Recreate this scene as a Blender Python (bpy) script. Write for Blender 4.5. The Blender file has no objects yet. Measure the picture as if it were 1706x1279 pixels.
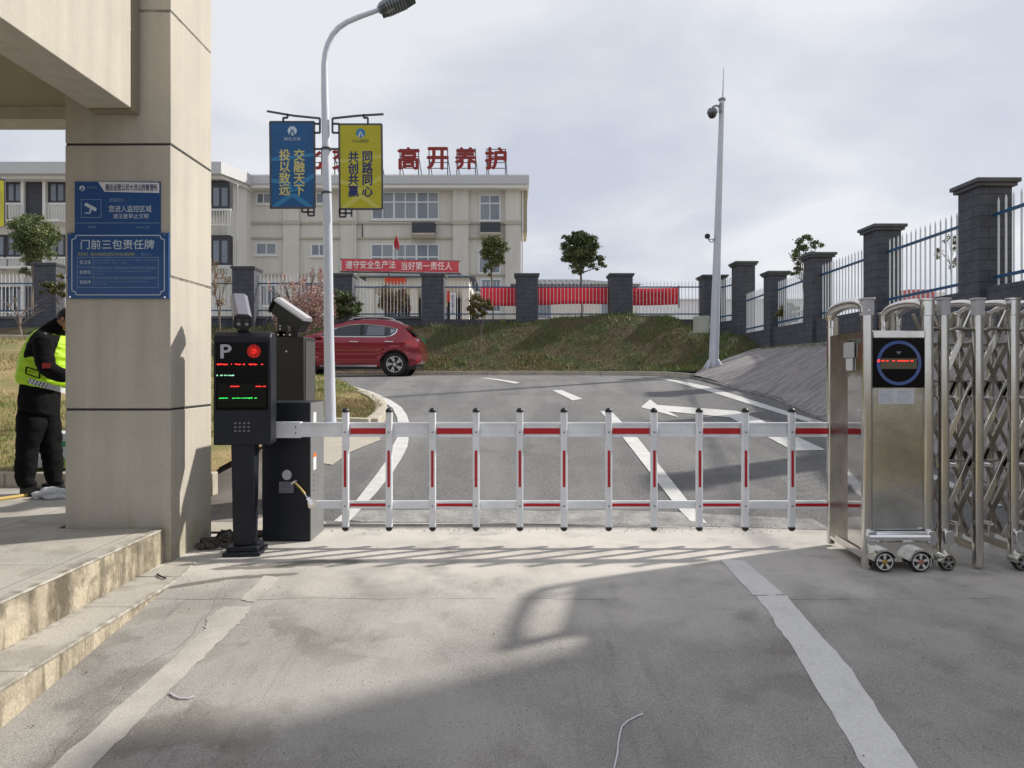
import bpy, bmesh, math, random
from mathutils import Vector, Matrix, Euler
import numpy as np
R = math.radians
random.seed(7); rng = np.random.default_rng(7)
S = bpy.context.scene
COL = S.collection
# ------------------------------------------------------------------ camera, world, sun, exposure
F = 1150.0; CX = 853.0; HY = 620.0; EYE = 1.5
cd = bpy.data.cameras.new("camera"); cam = bpy.data.objects.new("camera", cd); COL.objects.link(cam)
cam.location = (0, 0, EYE); cam.rotation_euler = (R(90), 0, 0)
cd.sensor_width = 36; cd.lens = F/1706*36; cd.shift_y = -(639.5-HY)/1706; cd.clip_end = 2000; cd.clip_start = .05
S.camera = cam
S.render.resolution_x = 1024; S.render.resolution_y = 768
SUN = Vector((1.27, .575, 1.0)).normalized()
w = bpy.data.worlds.new("World"); S.world = w; w.use_nodes = True
nt = w.node_tree; N = nt.nodes; L = nt.links
bg = N["Background"]; bg.inputs[1].default_value = 0.1
sky = N.new("ShaderNodeTexSky"); sky.sky_type = 'NISHITA'; sky.sun_disc = False
sky.sun_elevation = math.asin(SUN.z); sky.sun_rotation = math.atan2(SUN.x, SUN.y)
sky.dust_density = 2.0
tc = N.new("ShaderNodeTexCoord")
sep = N.new("ShaderNodeSeparateXYZ"); L.new(tc.outputs["Generated"], sep.inputs[0])
# direction projected on a flat cloud deck
zz = N.new("ShaderNodeMath"); zz.operation = 'ADD'; zz.inputs[1].default_value = .22; L.new(sep.outputs[2], zz.inputs[0])
zm = N.new("ShaderNodeMath"); zm.operation = 'MAXIMUM'; zm.inputs[1].default_value = .12; L.new(zz.outputs[0], zm.inputs[0])
dv = N.new("ShaderNodeVectorMath"); dv.operation = 'DIVIDE'; cmb = N.new("ShaderNodeCombineXYZ")
for i in range(3): L.new(zm.outputs[0], cmb.inputs[i])
L.new(tc.outputs["Generated"], dv.inputs[0]); L.new(cmb.outputs[0], dv.inputs[1])
n1 = N.new("ShaderNodeTexNoise"); n1.inputs["Scale"].default_value = 1.35; n1.inputs["Detail"].default_value = 7; n1.inputs["Roughness"].default_value = .5
n1.inputs["Distortion"].default_value = .25
L.new(dv.outputs[0], n1.inputs["Vector"])
rp = N.new("ShaderNodeValToRGB"); e = rp.color_ramp.elements
e[0].position = .385; e[0].color = (5.6, 5.9, 6.8, 1); e[1].position = .63; e[1].color = (7.9, 8.0, 8.3, 1)
m_ = rp.color_ramp.elements.new(.5); m_.color = (6.5, 6.75, 7.4, 1)
L.new(n1.outputs["Fac"], rp.inputs[0])
mx = N.new("ShaderNodeMix"); mx.data_type = 'RGBA'; mx.inputs[0].default_value = .9
L.new(sky.outputs[0], mx.inputs[6]); L.new(rp.outputs[0], mx.inputs[7]); L.new(mx.outputs[2], bg.inputs[0])
sl = bpy.data.lights.new("sun", 'SUN'); sun = bpy.data.objects.new("sun", sl); COL.objects.link(sun)
sl.energy = 4.8; sl.angle = R(1.5); sl.color = (1, .94, .84); sun.rotation_euler = (-SUN).to_track_quat('-Z', 'Y').to_euler()
sun.location = SUN*40
S.view_settings.view_transform = 'Standard'; S.view_settings.look = 'None'; S.view_settings.gamma = 1
S.view_settings.exposure = 0.14
S.cycles.max_bounces = 8

# ------------------------------------------------------------------ materials
def _p(m): return m.node_tree.nodes["Principled BSDF"]
def mat(name, c, r=.6, metal=0., c2=None, sc=3., bump=0., bsc=60., fine=0., fsc=120., streak=0., emit=None, es=1., coat=0., spec=.5, trans=0., stretch=None, contrast=(.35,.65), ck=None):
    m = bpy.data.materials.new(name); m.use_nodes = True; t = m.node_tree; n = t.nodes; l = t.links; p = _p(m)
    p.inputs["Roughness"].default_value = r; p.inputs["Metallic"].default_value = metal
    p.inputs["Specular IOR Level"].default_value = spec; p.inputs["Coat Weight"].default_value = coat
    p.inputs["Transmission Weight"].default_value = trans
    p.inputs["Base Color"].default_value = (*c, 1)
    if emit: p.inputs["Emission Color"].default_value = (*emit, 1); p.inputs["Emission Strength"].default_value = es
    if c2 or fine or bump or streak:
        co = n.new("ShaderNodeTexCoord"); vec = co.outputs["Object"]
        if stretch:
            mp = n.new("ShaderNodeMapping"); mp.inputs["Scale"].default_value = stretch; l.new(vec, mp.inputs[0]); vec = mp.outputs[0]
        out = None
        if c2:
            a = n.new("ShaderNodeTexNoise"); a.inputs["Scale"].default_value = sc; a.inputs["Detail"].default_value = 8; a.inputs["Roughness"].default_value = .62
            l.new(vec, a.inputs["Vector"])
            mr = n.new("ShaderNodeMapRange"); mr.inputs[1].default_value = contrast[0]; mr.inputs[2].default_value = contrast[1]; l.new(a.outputs["Fac"], mr.inputs[0])
            k = n.new("ShaderNodeMix"); k.data_type = 'RGBA'; k.inputs[6].default_value = (*c, 1); k.inputs[7].default_value = (*c2, 1)
            l.new(mr.outputs[0], k.inputs[0]); out = k.outputs[2]
        def mul(out, fac_socket, lo, hi):
            mr = n.new("ShaderNodeMapRange"); mr.inputs[1].default_value = .3; mr.inputs[2].default_value = .7
            mr.inputs[3].default_value = lo; mr.inputs[4].default_value = hi; l.new(fac_socket, mr.inputs[0])
            k = n.new("ShaderNodeMix"); k.data_type = 'RGBA'; k.blend_type = 'MULTIPLY'; k.inputs[0].default_value = 1
            if out is None: k.inputs[6].default_value = (*c, 1)
            else: l.new(out, k.inputs[6])
            l.new(mr.outputs[0], k.inputs[7]); return k.outputs[2]
        if fine:
            a = n.new("ShaderNodeTexNoise"); a.inputs["Scale"].default_value = fsc; a.inputs["Detail"].default_value = 3
            l.new(vec, a.inputs["Vector"]); out = mul(out, a.outputs["Fac"], 1-fine, 1+fine)
        if streak:
            mp = n.new("ShaderNodeMapping"); mp.inputs["Scale"].default_value = (9, 9, .45); l.new(co.outputs["Object"], mp.inputs[0])
            a = n.new("ShaderNodeTexNoise"); a.inputs["Scale"].default_value = 1; a.inputs["Detail"].default_value = 6
            l.new(mp.outputs[0], a.inputs["Vector"]); out = mul(out, a.outputs["Fac"], 1-streak, 1+streak*.5)
        if out is not None: l.new(out, p.inputs["Base Color"])
        if bump:
            a = n.new("ShaderNodeTexNoise"); a.inputs["Scale"].default_value = bsc; a.inputs["Detail"].default_value = 6
            l.new(vec, a.inputs["Vector"]); b = n.new("ShaderNodeBump"); b.inputs["Strength"].default_value = bump; b.inputs["Distance"].default_value = .02
            l.new(a.outputs["Fac"], b.inputs["Height"]); l.new(b.outputs[0], p.inputs["Normal"])
            if metal < .5:
                mr = n.new("ShaderNodeMapRange"); mr.inputs[3].default_value = max(0, r-.08); mr.inputs[4].default_value = min(1, r+.08)
                l.new(a.outputs["Fac"], mr.inputs[0]); l.new(mr.outputs[0], p.inputs["Roughness"])
    return m

def math_(n, l, op, a, b=None, c=None):
    k = n.new("ShaderNodeMath"); k.operation = op
    for i, v in enumerate((a, b, c)):
        if v is None: continue
        if isinstance(v, (int, float)): k.inputs[i].default_value = v
        else: l.new(v, k.inputs[i])
    return k.outputs[0]
def base_out(m):
    p = _p(m); s = p.inputs["Base Color"]
    return p, (s.links[0].from_socket if s.links else None)
def dark_lines(m, fac_fn, col, amt=1.):
    """mix col over the base colour by the factor that fac_fn(nodes, links, xyz) returns"""
    t = m.node_tree; n = t.nodes; l = t.links; p, o = base_out(m)
    co = n.new("ShaderNodeTexCoord"); s = n.new("ShaderNodeSeparateXYZ"); l.new(co.outputs["Object"], s.inputs[0])
    f = fac_fn(n, l, s.outputs, co.outputs["Object"]); f = math_(n, l, 'MULTIPLY', f, amt)
    k = n.new("ShaderNodeMix"); k.data_type = 'RGBA'
    if o is None: k.inputs[6].default_value = p.inputs["Base Color"].default_value
    else: l.new(o, k.inputs[6])
    k.inputs[7].default_value = (*col, 1); l.new(f, k.inputs[0]); l.new(k.outputs[2], p.inputs["Base Color"])

def noise(n, l, vec, sc, det=5, scale3=None, w=0):
    if scale3 or w:
        mp = n.new("ShaderNodeMapping"); mp.inputs["Location"].default_value = (w, w*.7, w*.3)
        if scale3: mp.inputs["Scale"].default_value = scale3
        l.new(vec, mp.inputs[0]); vec = mp.outputs[0]
    a = n.new("ShaderNodeTexNoise"); a.inputs["Scale"].default_value = sc; a.inputs["Detail"].default_value = det
    l.new(vec, a.inputs["Vector"]); return a.outputs["Fac"]

def ramp01(n, l, v, a, b, inv=False):
    m = n.new("ShaderNodeMapRange"); m.inputs[1].default_value = a; m.inputs[2].default_value = b
    if inv: m.inputs[3].default_value = 1; m.inputs[4].default_value = 0
    l.new(v, m.inputs[0]); return m.outputs[0]

M = {}
M['concrete'] = mat('apron_concrete', (.365,.348,.322), .88, c2=(.285,.273,.262), sc=1.7, bump=.28, bsc=170, fine=.22, fsc=110)
M['worn'] = mat('worn_concrete', (.50,.475,.43), .9, c2=(.40,.385,.36), sc=1.6, bump=.3, bsc=60, fine=.12, fsc=160)
M['asphalt'] = mat('asphalt', (.185,.183,.183), .9, c2=(.135,.134,.137), sc=.9, bump=.7, bsc=130, fine=.42, fsc=70, stretch=(1,.45,1))
M['oldasphalt'] = mat('brown_asphalt', (.20,.18,.16), .92, c2=(.13,.12,.11), sc=1.6, bump=.5, bsc=90, fine=.3, fsc=90)
M['grit'] = mat('gritty_asphalt', (.40,.39,.38), .92, c2=(.22,.22,.22), sc=4, bump=.7, bsc=120, fine=.5, fsc=90)
M['paint'] = mat('road_paint', (.62,.62,.60), .75, c2=(.50,.50,.49), sc=5, bump=.2, bsc=80, fine=.10, fsc=90)
M['faintpaint'] = mat('faint_road_paint', (.48,.455,.42), .85, c2=(.35,.335,.31), sc=2.6, bump=.2, bsc=150, fine=.14, fsc=110, contrast=(.40,.66))
M['oldpaint'] = mat('worn_road_paint', (.70,.69,.68), .8, c2=(.58,.57,.56), sc=3.5, bump=.2, bsc=150, fine=.10, fsc=70, contrast=(.5,.75))
M['pave'] = mat('pavement_concrete', (.47,.43,.36), .88, c2=(.38,.35,.30), sc=2, bump=.25, bsc=60, fine=.14)
M['platform'] = mat('platform_slabs', (.46,.43,.38), .85, c2=(.36,.345,.32), sc=1.4, bump=.2, bsc=50, fine=.12, fsc=120)
M['riser'] = mat('stained_plaster', (.44,.385,.29), .9, c2=(.12,.102,.07), sc=3.4, bump=.5, bsc=40, fine=.2, fsc=80, stretch=(1,1,.6), contrast=(.42,.62))
M['kerb'] = mat('kerb_stone', (.50,.45,.36), .88, c2=(.38,.35,.29), sc=4, bump=.3, fine=.15)
M['slope'] = mat('rough_slope_concrete', (.33,.305,.30), .92, c2=(.23,.212,.21), sc=1.3, bump=.9, bsc=14, fine=.3, fsc=30, stretch=(.35,1.6,1))
M['soil'] = mat('soil', (.16,.12,.07), 1, c2=(.09,.085,.04), sc=2, bump=.6, bsc=20)
M['lawn'] = mat('lawn_ground', (.17,.16,.055), 1, c2=(.30,.22,.10), sc=.9, bump=.8, bsc=30, fine=.35, fsc=40, contrast=(.42,.58))
M['bank'] = mat('bank_ground', (.060,.068,.022), 1, c2=(.10,.072,.038), sc=1.2, bump=.9, bsc=18, fine=.4, fsc=25, contrast=(.42,.6))
M['plaster'] = mat('cream_plaster', (.49,.455,.39), .9, c2=(.44,.41,.355), sc=1.6, bump=.2, bsc=120, streak=.10, fine=.05, fsc=70)
M['brick'] = mat('slate_brick', (.090,.096,.118), .8, c2=(.062,.066,.080), sc=4, bump=.5, bsc=40, fine=.25, fsc=60)
M['cap'] = mat('pier_cap_concrete', (.13,.135,.148), .85, c2=(.09,.093,.10), sc=5, bump=.3, fine=.2)
M['bwall'] = mat('building_plaster', (.68,.66,.60), .9, c2=(.63,.61,.55), sc=.5, streak=.08, bump=.05)
M['bband'] = mat('building_trim', (.50,.465,.39), .9, streak=.1)
M['bwhite'] = mat('building_white', (.74,.73,.70), .8, streak=.06)
M['fascia'] = mat('grey_fascia', (.55,.56,.58), .8, streak=.06)
M['glass'] = mat('window_glass', (.13,.16,.20), .12, c2=(.20,.23,.27), sc=.6, spec=.8)
M['curtain'] = mat('curtained_glass', (.22,.25,.29), .3, spec=.6, c2=(.30,.33,.36), sc=3, stretch=(4,1,.1))
M['darkframe'] = mat('dark_window_frame', (.035,.037,.045), .5)
M['wframe'] = mat('white_frame', (.70,.72,.74), .5)
M['louvre'] = mat('dark_louvre', (.028,.03,.04), .6)
M['tile'] = mat('blue_roof_tile', (.035,.085,.15), .6, c2=(.03,.06,.10), sc=2)
M['gtile'] = mat('grey_roof_tile', (.10,.105,.12), .7, c2=(.06,.065,.075), sc=3)
M['white'] = mat('white_paint', (.82,.84,.88), .32, c2=(.68,.70,.74), sc=3, coat=.25, bump=.02, bsc=30)
M['polewhite'] = mat('pole_white', (.60,.63,.70), .38, c2=(.53,.56,.63), sc=2.2, streak=.05, coat=.2)
M['red'] = mat('red_reflective', (.50,.008,.015), .4, c2=(.42,.006,.012), sc=6)
M['black'] = mat('black_rubber', (.008,.008,.009), .45)
M['chassis'] = mat('black_powder_coat', (.012,.014,.021), .40, c2=(.017,.020,.028), sc=3, bump=.04, bsc=300, spec=.25)
M['charcoal'] = mat('charcoal_coat', (.026,.023,.023), .5, c2=(.032,.029,.029), sc=3, bump=.05, bsc=300, spec=.3)
M['greyside'] = mat('grey_coat', (.17,.175,.18), .5, c2=(.15,.155,.16), sc=5, bump=.05, bsc=200)
M['screen'] = mat('black_screen', (.003,.003,.003), .16, spec=.12)
M['camgrey'] = mat('camera_grey', (.17,.17,.21), .4, c2=(.15,.15,.19), sc=5)
M['camwhite'] = mat('camera_white', (.45,.45,.47), .4)
M['steel'] = mat('stainless_steel', (.76,.75,.72), .15, 1., c2=(.60,.585,.55), sc=5, stretch=(1,1,.2), fine=.06, fsc=60)
M['mirror'] = mat('polished_steel_sheet', (.68,.67,.65), .06, 1., c2=(.62,.61,.59), sc=2, bump=.12, bsc=2.5)
M['darksteel'] = mat('tarnished_steel', (.30,.275,.235), .30, 1., c2=(.40,.37,.32), sc=6, fine=.1)
M['chrome'] = mat('bright_chrome', (.80,.80,.82), .12, 1.)
M['perf'] = mat('perforated_steel', (.74,.75,.75), .13, 1., c2=(.50,.51,.50), sc=4, bump=.35, bsc=1.6)
M['tyre'] = mat('tyre_rubber', (.018,.018,.019), .8, bump=.2, bsc=90)
M['rim'] = mat('alloy_rim', (.62,.62,.63), .35, .3)
M['brass'] = mat('brass_hub', (.45,.33,.08), .4, .8)
M['copper'] = mat('copper_hub', (.42,.20,.14), .5, .6)
M['carred'] = mat('car_paint_red', (.28,.010,.026), .2, .4, coat=1., c2=(.25,.009,.023), sc=1)
M['carglass'] = mat('car_glass', (.012,.014,.017), .05, spec=.9)
M['taillamp'] = mat('tail_lamp', (.5,.01,.015), .15, coat=.8)
M['blue'] = mat('blue_sign', (.008,.055,.19), .38, c2=(.006,.048,.17), sc=3, coat=.2)
M['signdark'] = mat('dark_blue_sign', (.009,.068,.235), .35, c2=(.008,.060,.21), sc=3, coat=.2)
M['signwhite'] = mat('sign_white', (.52,.60,.70), .5)
M['signpale'] = mat('sign_pale_blue', (.20,.32,.48), .5)
M['signyellow'] = mat('sign_yellow_text', (.45,.44,.20), .5)
M['yellow'] = mat('yellow_banner', (.50,.46,.020), .55, c2=(.44,.40,.016), sc=2)
M['paleyellow'] = mat('pale_yellow_ray', (.55,.53,.10), .55)
M['bannerblue'] = mat('blue_banner', (.008,.10,.27), .5, c2=(.006,.08,.23), sc=2)
M['rayblue'] = mat('light_blue_ray', (.03,.20,.42), .5)
M['textyellow'] = mat('yellow_letter', (.60,.53,.20), .5)
M['textblue'] = mat('navy_letter', (.010,.018,.13), .5)
M['bracket'] = mat('dark_bracket', (.07,.07,.085), .5)
M['railblue'] = mat('blue_rail', (.018,.09,.20), .45)
M['picket'] = mat('pale_picket', (.66,.70,.75), .4)
M['letterred'] = mat('red_letter', (.26,.018,.014), .55)
M['bannerred'] = mat('red_banner_cloth', (.92,.035,.055), .7, c2=(.88,.03,.05), sc=3, bump=.2, bsc=6)
M['bannerpink'] = mat('faded_red_banner', (.60,.085,.11), .7, c2=(.55,.07,.095), sc=2)
M['letterpink'] = mat('faded_letter', (.85,.72,.72), .7)
M['flag'] = mat('flag_cloth', (.45,.008,.010), .7)
M['vest'] = mat('hivis_vest', (.42,.70,.012), .6, c2=(.40,.70,.008), sc=5, bump=.3, bsc=14)
M['reflect'] = mat('reflective_tape', (.55,.58,.60), .4)
M['navycheck'] = mat('navy_check', (.05,.06,.16), .6)
M['cloth'] = mat('black_cloth', (.005,.005,.006), .9, c2=(.008,.008,.009), sc=12, bump=1., bsc=9, spec=.12)
M['skin'] = mat('skin', (.42,.23,.15), .55)
M['hair'] = mat('black_hair', (.008,.007,.007), .6)
M['shoe'] = mat('black_shoe', (.010,.009,.009), .5)
M['carton'] = mat('pale_carton', (.52,.60,.62), .6)
M['cartongreen'] = mat('green_print', (.02,.26,.15), .6)
M['cartonlime'] = mat('lime_print', (.22,.42,.04), .6)
M['plastic'] = mat('white_plastic', (.62,.64,.68), .35, c2=(.5,.52,.56), sc=9)
M['hose'] = mat('yellow_hose', (.48,.33,.08), .5)
M['bark'] = mat('bark', (.14,.11,.09), .9, c2=(.09,.075,.06), sc=12, bump=.5)
M['palebark'] = mat('pale_bark', (.24,.19,.16), .9, c2=(.15,.12,.10), sc=14)
def leafm(name, c, c2, sc=2.5):
    m = mat(name, c, .6, c2=c2, sc=sc, contrast=(.4,.6)); return m
M['leaf'] = leafm('green_leaf', (.080,.115,.032), (.16,.19,.06))
M['leafdark'] = leafm('dark_leaf', (.045,.066,.022), (.095,.125,.045))
M['leafolive'] = leafm('olive_leaf', (.085,.095,.02), (.14,.12,.03))
M['leafred'] = leafm('rust_leaf', (.22,.06,.02), (.12,.11,.03), 5)
M['blossom'] = leafm('pink_blossom', (.66,.44,.42), (.42,.25,.19), 6)
M['leafbrown'] = leafm('young_brown_leaf', (.30,.15,.08), (.22,.17,.08), 5)
M['grass'] = leafm('grass_green', (.13,.19,.035), (.20,.21,.06), .8)
M['grassbank'] = leafm('grass_bank', (.072,.12,.028), (.100,.100,.038), 1.1)
M['straw'] = leafm('dry_grass', (.34,.25,.12), (.19,.18,.065), 1.5)
M['ledred'] = mat('led_red', (.2,0,0), .5, emit=(1,.03,.02), es=2.2)
M['ledgreen'] = mat('led_green', (0,.2,0), .5, emit=(.05,.9,.15), es=1.3)
M['ledpale'] = mat('led_pale_green', (0,.2,.1), .5, emit=(.35,.8,.5), es=1.2)
M['ringblue'] = mat('blue_ring', (.03,.09,.32), .35, c2=(.10,.14,.30), sc=3)
M['brownstrip'] = mat('display_strip', (.13,.10,.06), .4)
M['pletter'] = mat('grey_letter', (.42,.44,.50), .5)
M['orange'] = mat('orange_sticker', (.6,.14,.02), .5)
M['paper'] = mat('white_sticker', (.66,.67,.70), .6, c2=(.56,.57,.60), sc=30)
M['lampgrey'] = mat('lamp_grey', (.24,.27,.30), .45)
M['lampdark'] = mat('lamp_dark', (.05,.065,.07), .5)
M['gold'] = mat('brass_turnbuckle', (.50,.38,.16), .35, .9)
M['lantern'] = mat('red_lantern', (.5,.03,.01), .6)
M['greensign'] = mat('green_sticker', (.02,.30,.16), .5)
M['cable'] = mat('black_cable', (.012,.012,.013), .5)
M['joint'] = mat('joint_sealant', (.028,.026,.03), .7)
M['jointlight'] = mat('joint_filler', (.33,.30,.25), .9, c2=(.12,.11,.10), sc=12)
M['flagpole'] = mat('flag_pole', (.5,.5,.5), .4)
M['debris'] = mat('dirt', (.055,.05,.045), 1, c2=(.10,.09,.08), sc=30)
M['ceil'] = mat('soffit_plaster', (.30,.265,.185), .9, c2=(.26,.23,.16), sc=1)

# --- patterned extras
def crack_fac(n, l, s, vec):
    y = math_(n, l, 'ADD', s[1], math_(n, l, 'MULTIPLY', math_(n, l, 'SUBTRACT', noise(n, l, vec, 1.3, 6), .5), .16))
    a = math_(n, l, 'LESS_THAN', math_(n, l, 'ABSOLUTE', math_(n, l, 'SUBTRACT', y, 4.68)), .0055)
    g = ramp01(n, l, noise(n, l, vec, 2.2, 4, w=4), .38, .5)
    a = math_(n, l, 'MULTIPLY', a, g)
    # a longitudinal crack in the slabs on the left
    x = math_(n, l, 'ADD', s[0], math_(n, l, 'MULTIPLY', math_(n, l, 'SUBTRACT', noise(n, l, vec, 1.1, 6, w=9), .5), .5))
    b = math_(n, l, 'LESS_THAN', math_(n, l, 'ABSOLUTE', math_(n, l, 'ADD', x, 2.02)), .004)
    b = math_(n, l, 'MULTIPLY', b, .55)
    return math_(n, l, 'MAXIMUM', a, b)
dark_lines(M['concrete'], crack_fac, (.05,.045,.04), .85)
dark_lines(M['worn'], crack_fac, (.06,.05,.045), .85)
def stain_fac(n, l, s, vec):
    a = ramp01(n, l, noise(n, l, vec, 1.5, 9, w=3), .56, .74)
    return math_(n, l, 'MULTIPLY', a, .6)
def worn_fac(n, l, s, vec):
    k = math_(n, l, 'ADD', s[1], math_(n, l, 'MULTIPLY', math_(n, l, 'SUBTRACT', noise(n, l, vec, 1.1, 8, w=6), .5), 2.4))
    k = math_(n, l, 'SUBTRACT', k, math_(n, l, 'MULTIPLY', s[0], -.10))
    return math_(n, l, 'MULTIPLY', ramp01(n, l, k, 4.1, 5.3), ramp01(n, l, noise(n, l, vec, 3, 8, w=5), .25, .5))
def grain(n, l, s, vec):
    return ramp01(n, l, noise(n, l, vec, 210, 2), .52, .66)
def blotch(n, l, s, vec):
    return math_(n, l, 'MULTIPLY', ramp01(n, l, noise(n, l, vec, 3.2, 12, w=21), .52, .60), ramp01(n, l, noise(n, l, vec, .8, 4, w=31), .35, .6))
def scuff(n, l, s, vec):
    a = noise(n, l, vec, 1, 8, scale3=(16, 1.3, 1), w=8)
    return math_(n, l, 'MULTIPLY', ramp01(n, l, a, .56, .68), ramp01(n, l, noise(n, l, vec, .9, 3, w=17), .48, .6))
dark_lines(M['concrete'], blotch, (.16,.145,.125), .55)
def cracks(n, l, s, vec):
    out = None
    for (x0, y0, dx, dy, wv, amp, sd) in ((.9, 0, 1, .12, .0035, .5, 3.), (-1.1, 0, 1, -.35, .003, .7, 8.), (1.9, 0, 1, .5, .003, .6, 14.)):
        k = math_(n, l, 'SUBTRACT', math_(n, l, 'ADD', s[0], math_(n, l, 'MULTIPLY', s[1], dy)), x0)
        k = math_(n, l, 'ADD', k, math_(n, l, 'MULTIPLY', math_(n, l, 'SUBTRACT', noise(n, l, vec, 1.4, 9, w=sd), .5), amp))
        m = math_(n, l, 'MULTIPLY', math_(n, l, 'LESS_THAN', math_(n, l, 'ABSOLUTE', k), wv), ramp01(n, l, noise(n, l, vec, 1.1, 3, w=sd+2), .48, .56))
        out = m if out is None else math_(n, l, 'MAXIMUM', out, m)
    return out

dark_lines(M['concrete'], scuff, (.14,.13,.125), .35)
dark_lines(M['concrete'], worn_fac, (.60,.57,.525), .9)
dark_lines(M['concrete'], stain_fac, (.17,.155,.14), .7)
dark_lines(M['concrete'], grain, (.13,.12,.11), .5)
dark_lines(M['concrete'], lambda n, l, s, vec: ramp01(n, l, noise(n, l, vec, 120, 3, w=40), .60, .68), (.55,.53,.50), .45)
def mud_fac(n, l, s, vec):
    out = None
    for (cx_, cy_, rx, ry, rot) in ((-1.62, 5.42, .50, .085, .12), (-1.98, 5.30, .35, .05, .1), (-1.85, 5.08, .28, .05, .25), (-2.22, 4.95, .22, .045, .5)):
        dx = math_(n, l, 'SUBTRACT', s[0], cx_); dy = math_(n, l, 'SUBTRACT', math_(n, l, 'SUBTRACT', s[1], cy_), math_(n, l, 'MULTIPLY', dx, rot))
        d = math_(n, l, 'ADD', math_(n, l, 'POWER', math_(n, l, 'ABSOLUTE', math_(n, l, 'DIVIDE', dx, rx)), 2.), math_(n, l, 'POWER', math_(n, l, 'ABSOLUTE', math_(n, l, 'DIVIDE', dy, ry)), 2.))
        d = math_(n, l, 'ADD', d, math_(n, l, 'MULTIPLY', math_(n, l, 'SUBTRACT', noise(n, l, vec, 7, 8, w=cx_), .5), 2.6))
        m = ramp01(n, l, d, .5, 1.1, True); out = m if out is None else math_(n, l, 'MAXIMUM', out, m)
    return out
dark_lines(M['concrete'], mud_fac, (.10,.092,.078), .75)
def lightpatch(n, l, s, vec):
    return ramp01(n, l, noise(n, l, vec, .55, 10, scale3=(1,1.4,1), w=12), .54, .62)
dark_lines(M['concrete'], lightpatch, (.42,.405,.385), .35)
dark_lines(M['worn'], stain_fac, (.24,.225,.19), .6)
def specks(n, l, s, vec):
    v = n.new("ShaderNodeTexVoronoi"); v.inputs["Scale"].default_value = 26; l.new(vec, v.inputs["Vector"])
    return math_(n, l, 'MULTIPLY', math_(n, l, 'LESS_THAN', v.outputs["Distance"], .17), math_(n, l, 'GREATER_THAN', noise(n, l, vec, 5, 2, w=2), .56))
dark_lines(M['concrete'], specks, (.12,.11,.10), .4)
dark_lines(M['asphalt'], specks, (.34,.34,.34), .5)
def tracks(n, l, s, vec):
    a = ramp01(n, l, noise(n, l, vec, .7, 6, scale3=(2.2, .35, 1), w=14), .45, .62)
    return a
dark_lines(M['asphalt'], tracks, (.255,.25,.245), .45)
dark_lines(M['asphalt'], lambda n, l, s, vec: ramp01(n, l, noise(n, l, vec, 1.6, 9, w=44), .56, .70), (.10,.10,.105), .5)
# rain streaks running down from the nosing of the stained risers
def riser_fac(n, l, s, vec):
    a = noise(n, l, vec, 1, 6, scale3=(7, 7, .8), w=1)
    return ramp01(n, l, a, .50, .62)
dark_lines(M['riser'], riser_fac, (.50,.44,.34), .5)
dark_lines(M['riser'], lambda n, l, s, vec: ramp01(n, l, noise(n, l, vec, 1, 9, scale3=(13, 13, 1.6), w=7), .50, .66), (.085,.070,.045), .75)
dark_lines(M['riser'], lambda n, l, s, vec: math_(n, l, 'MULTIPLY', ramp01(n, l, noise(n, l, vec, 9, 9, w=3), .42, .6), ramp01(n, l, noise(n, l, vec, 1.3, 3, w=5), .4, .55)), (.11,.095,.07), .7)
dark_lines(M['platform'], lambda n, l, s, vec: math_(n, l, 'MULTIPLY', ramp01(n, l, math_(n, l, 'ABSOLUTE', math_(n, l, 'ADD', s[0], 2.76)), .0, .10, True), ramp01(n, l, noise(n, l, vec, 14, 8, w=9), .42, .6)), (.12,.10,.075), .7)
dark_lines(M['platform'], lambda n, l, s, vec: math_(n, l, 'MULTIPLY', ramp01(n, l, math_(n, l, 'ABSOLUTE', math_(n, l, 'ADD', s[0], 2.42)), .0, .06, True), ramp01(n, l, noise(n, l, vec, 14, 8, w=19), .42, .6)), (.14,.12,.09), .7)
dark_lines(M['platform'], lambda n, l, s, vec: ramp01(n, l, noise(n, l, vec, 3.1, 12, w=23), .53, .62), (.26,.24,.205), .5)
def green_base(n, l, s, vec):
    h = ramp01(n, l, s[2], -.05, .45, True)
    return math_(n, l, 'MULTIPLY', h, ramp01(n, l, noise(n, l, vec, 5, 6), .40, .60))
dark_lines(M['plaster'], green_base, (.27,.235,.12), .75)
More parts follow.
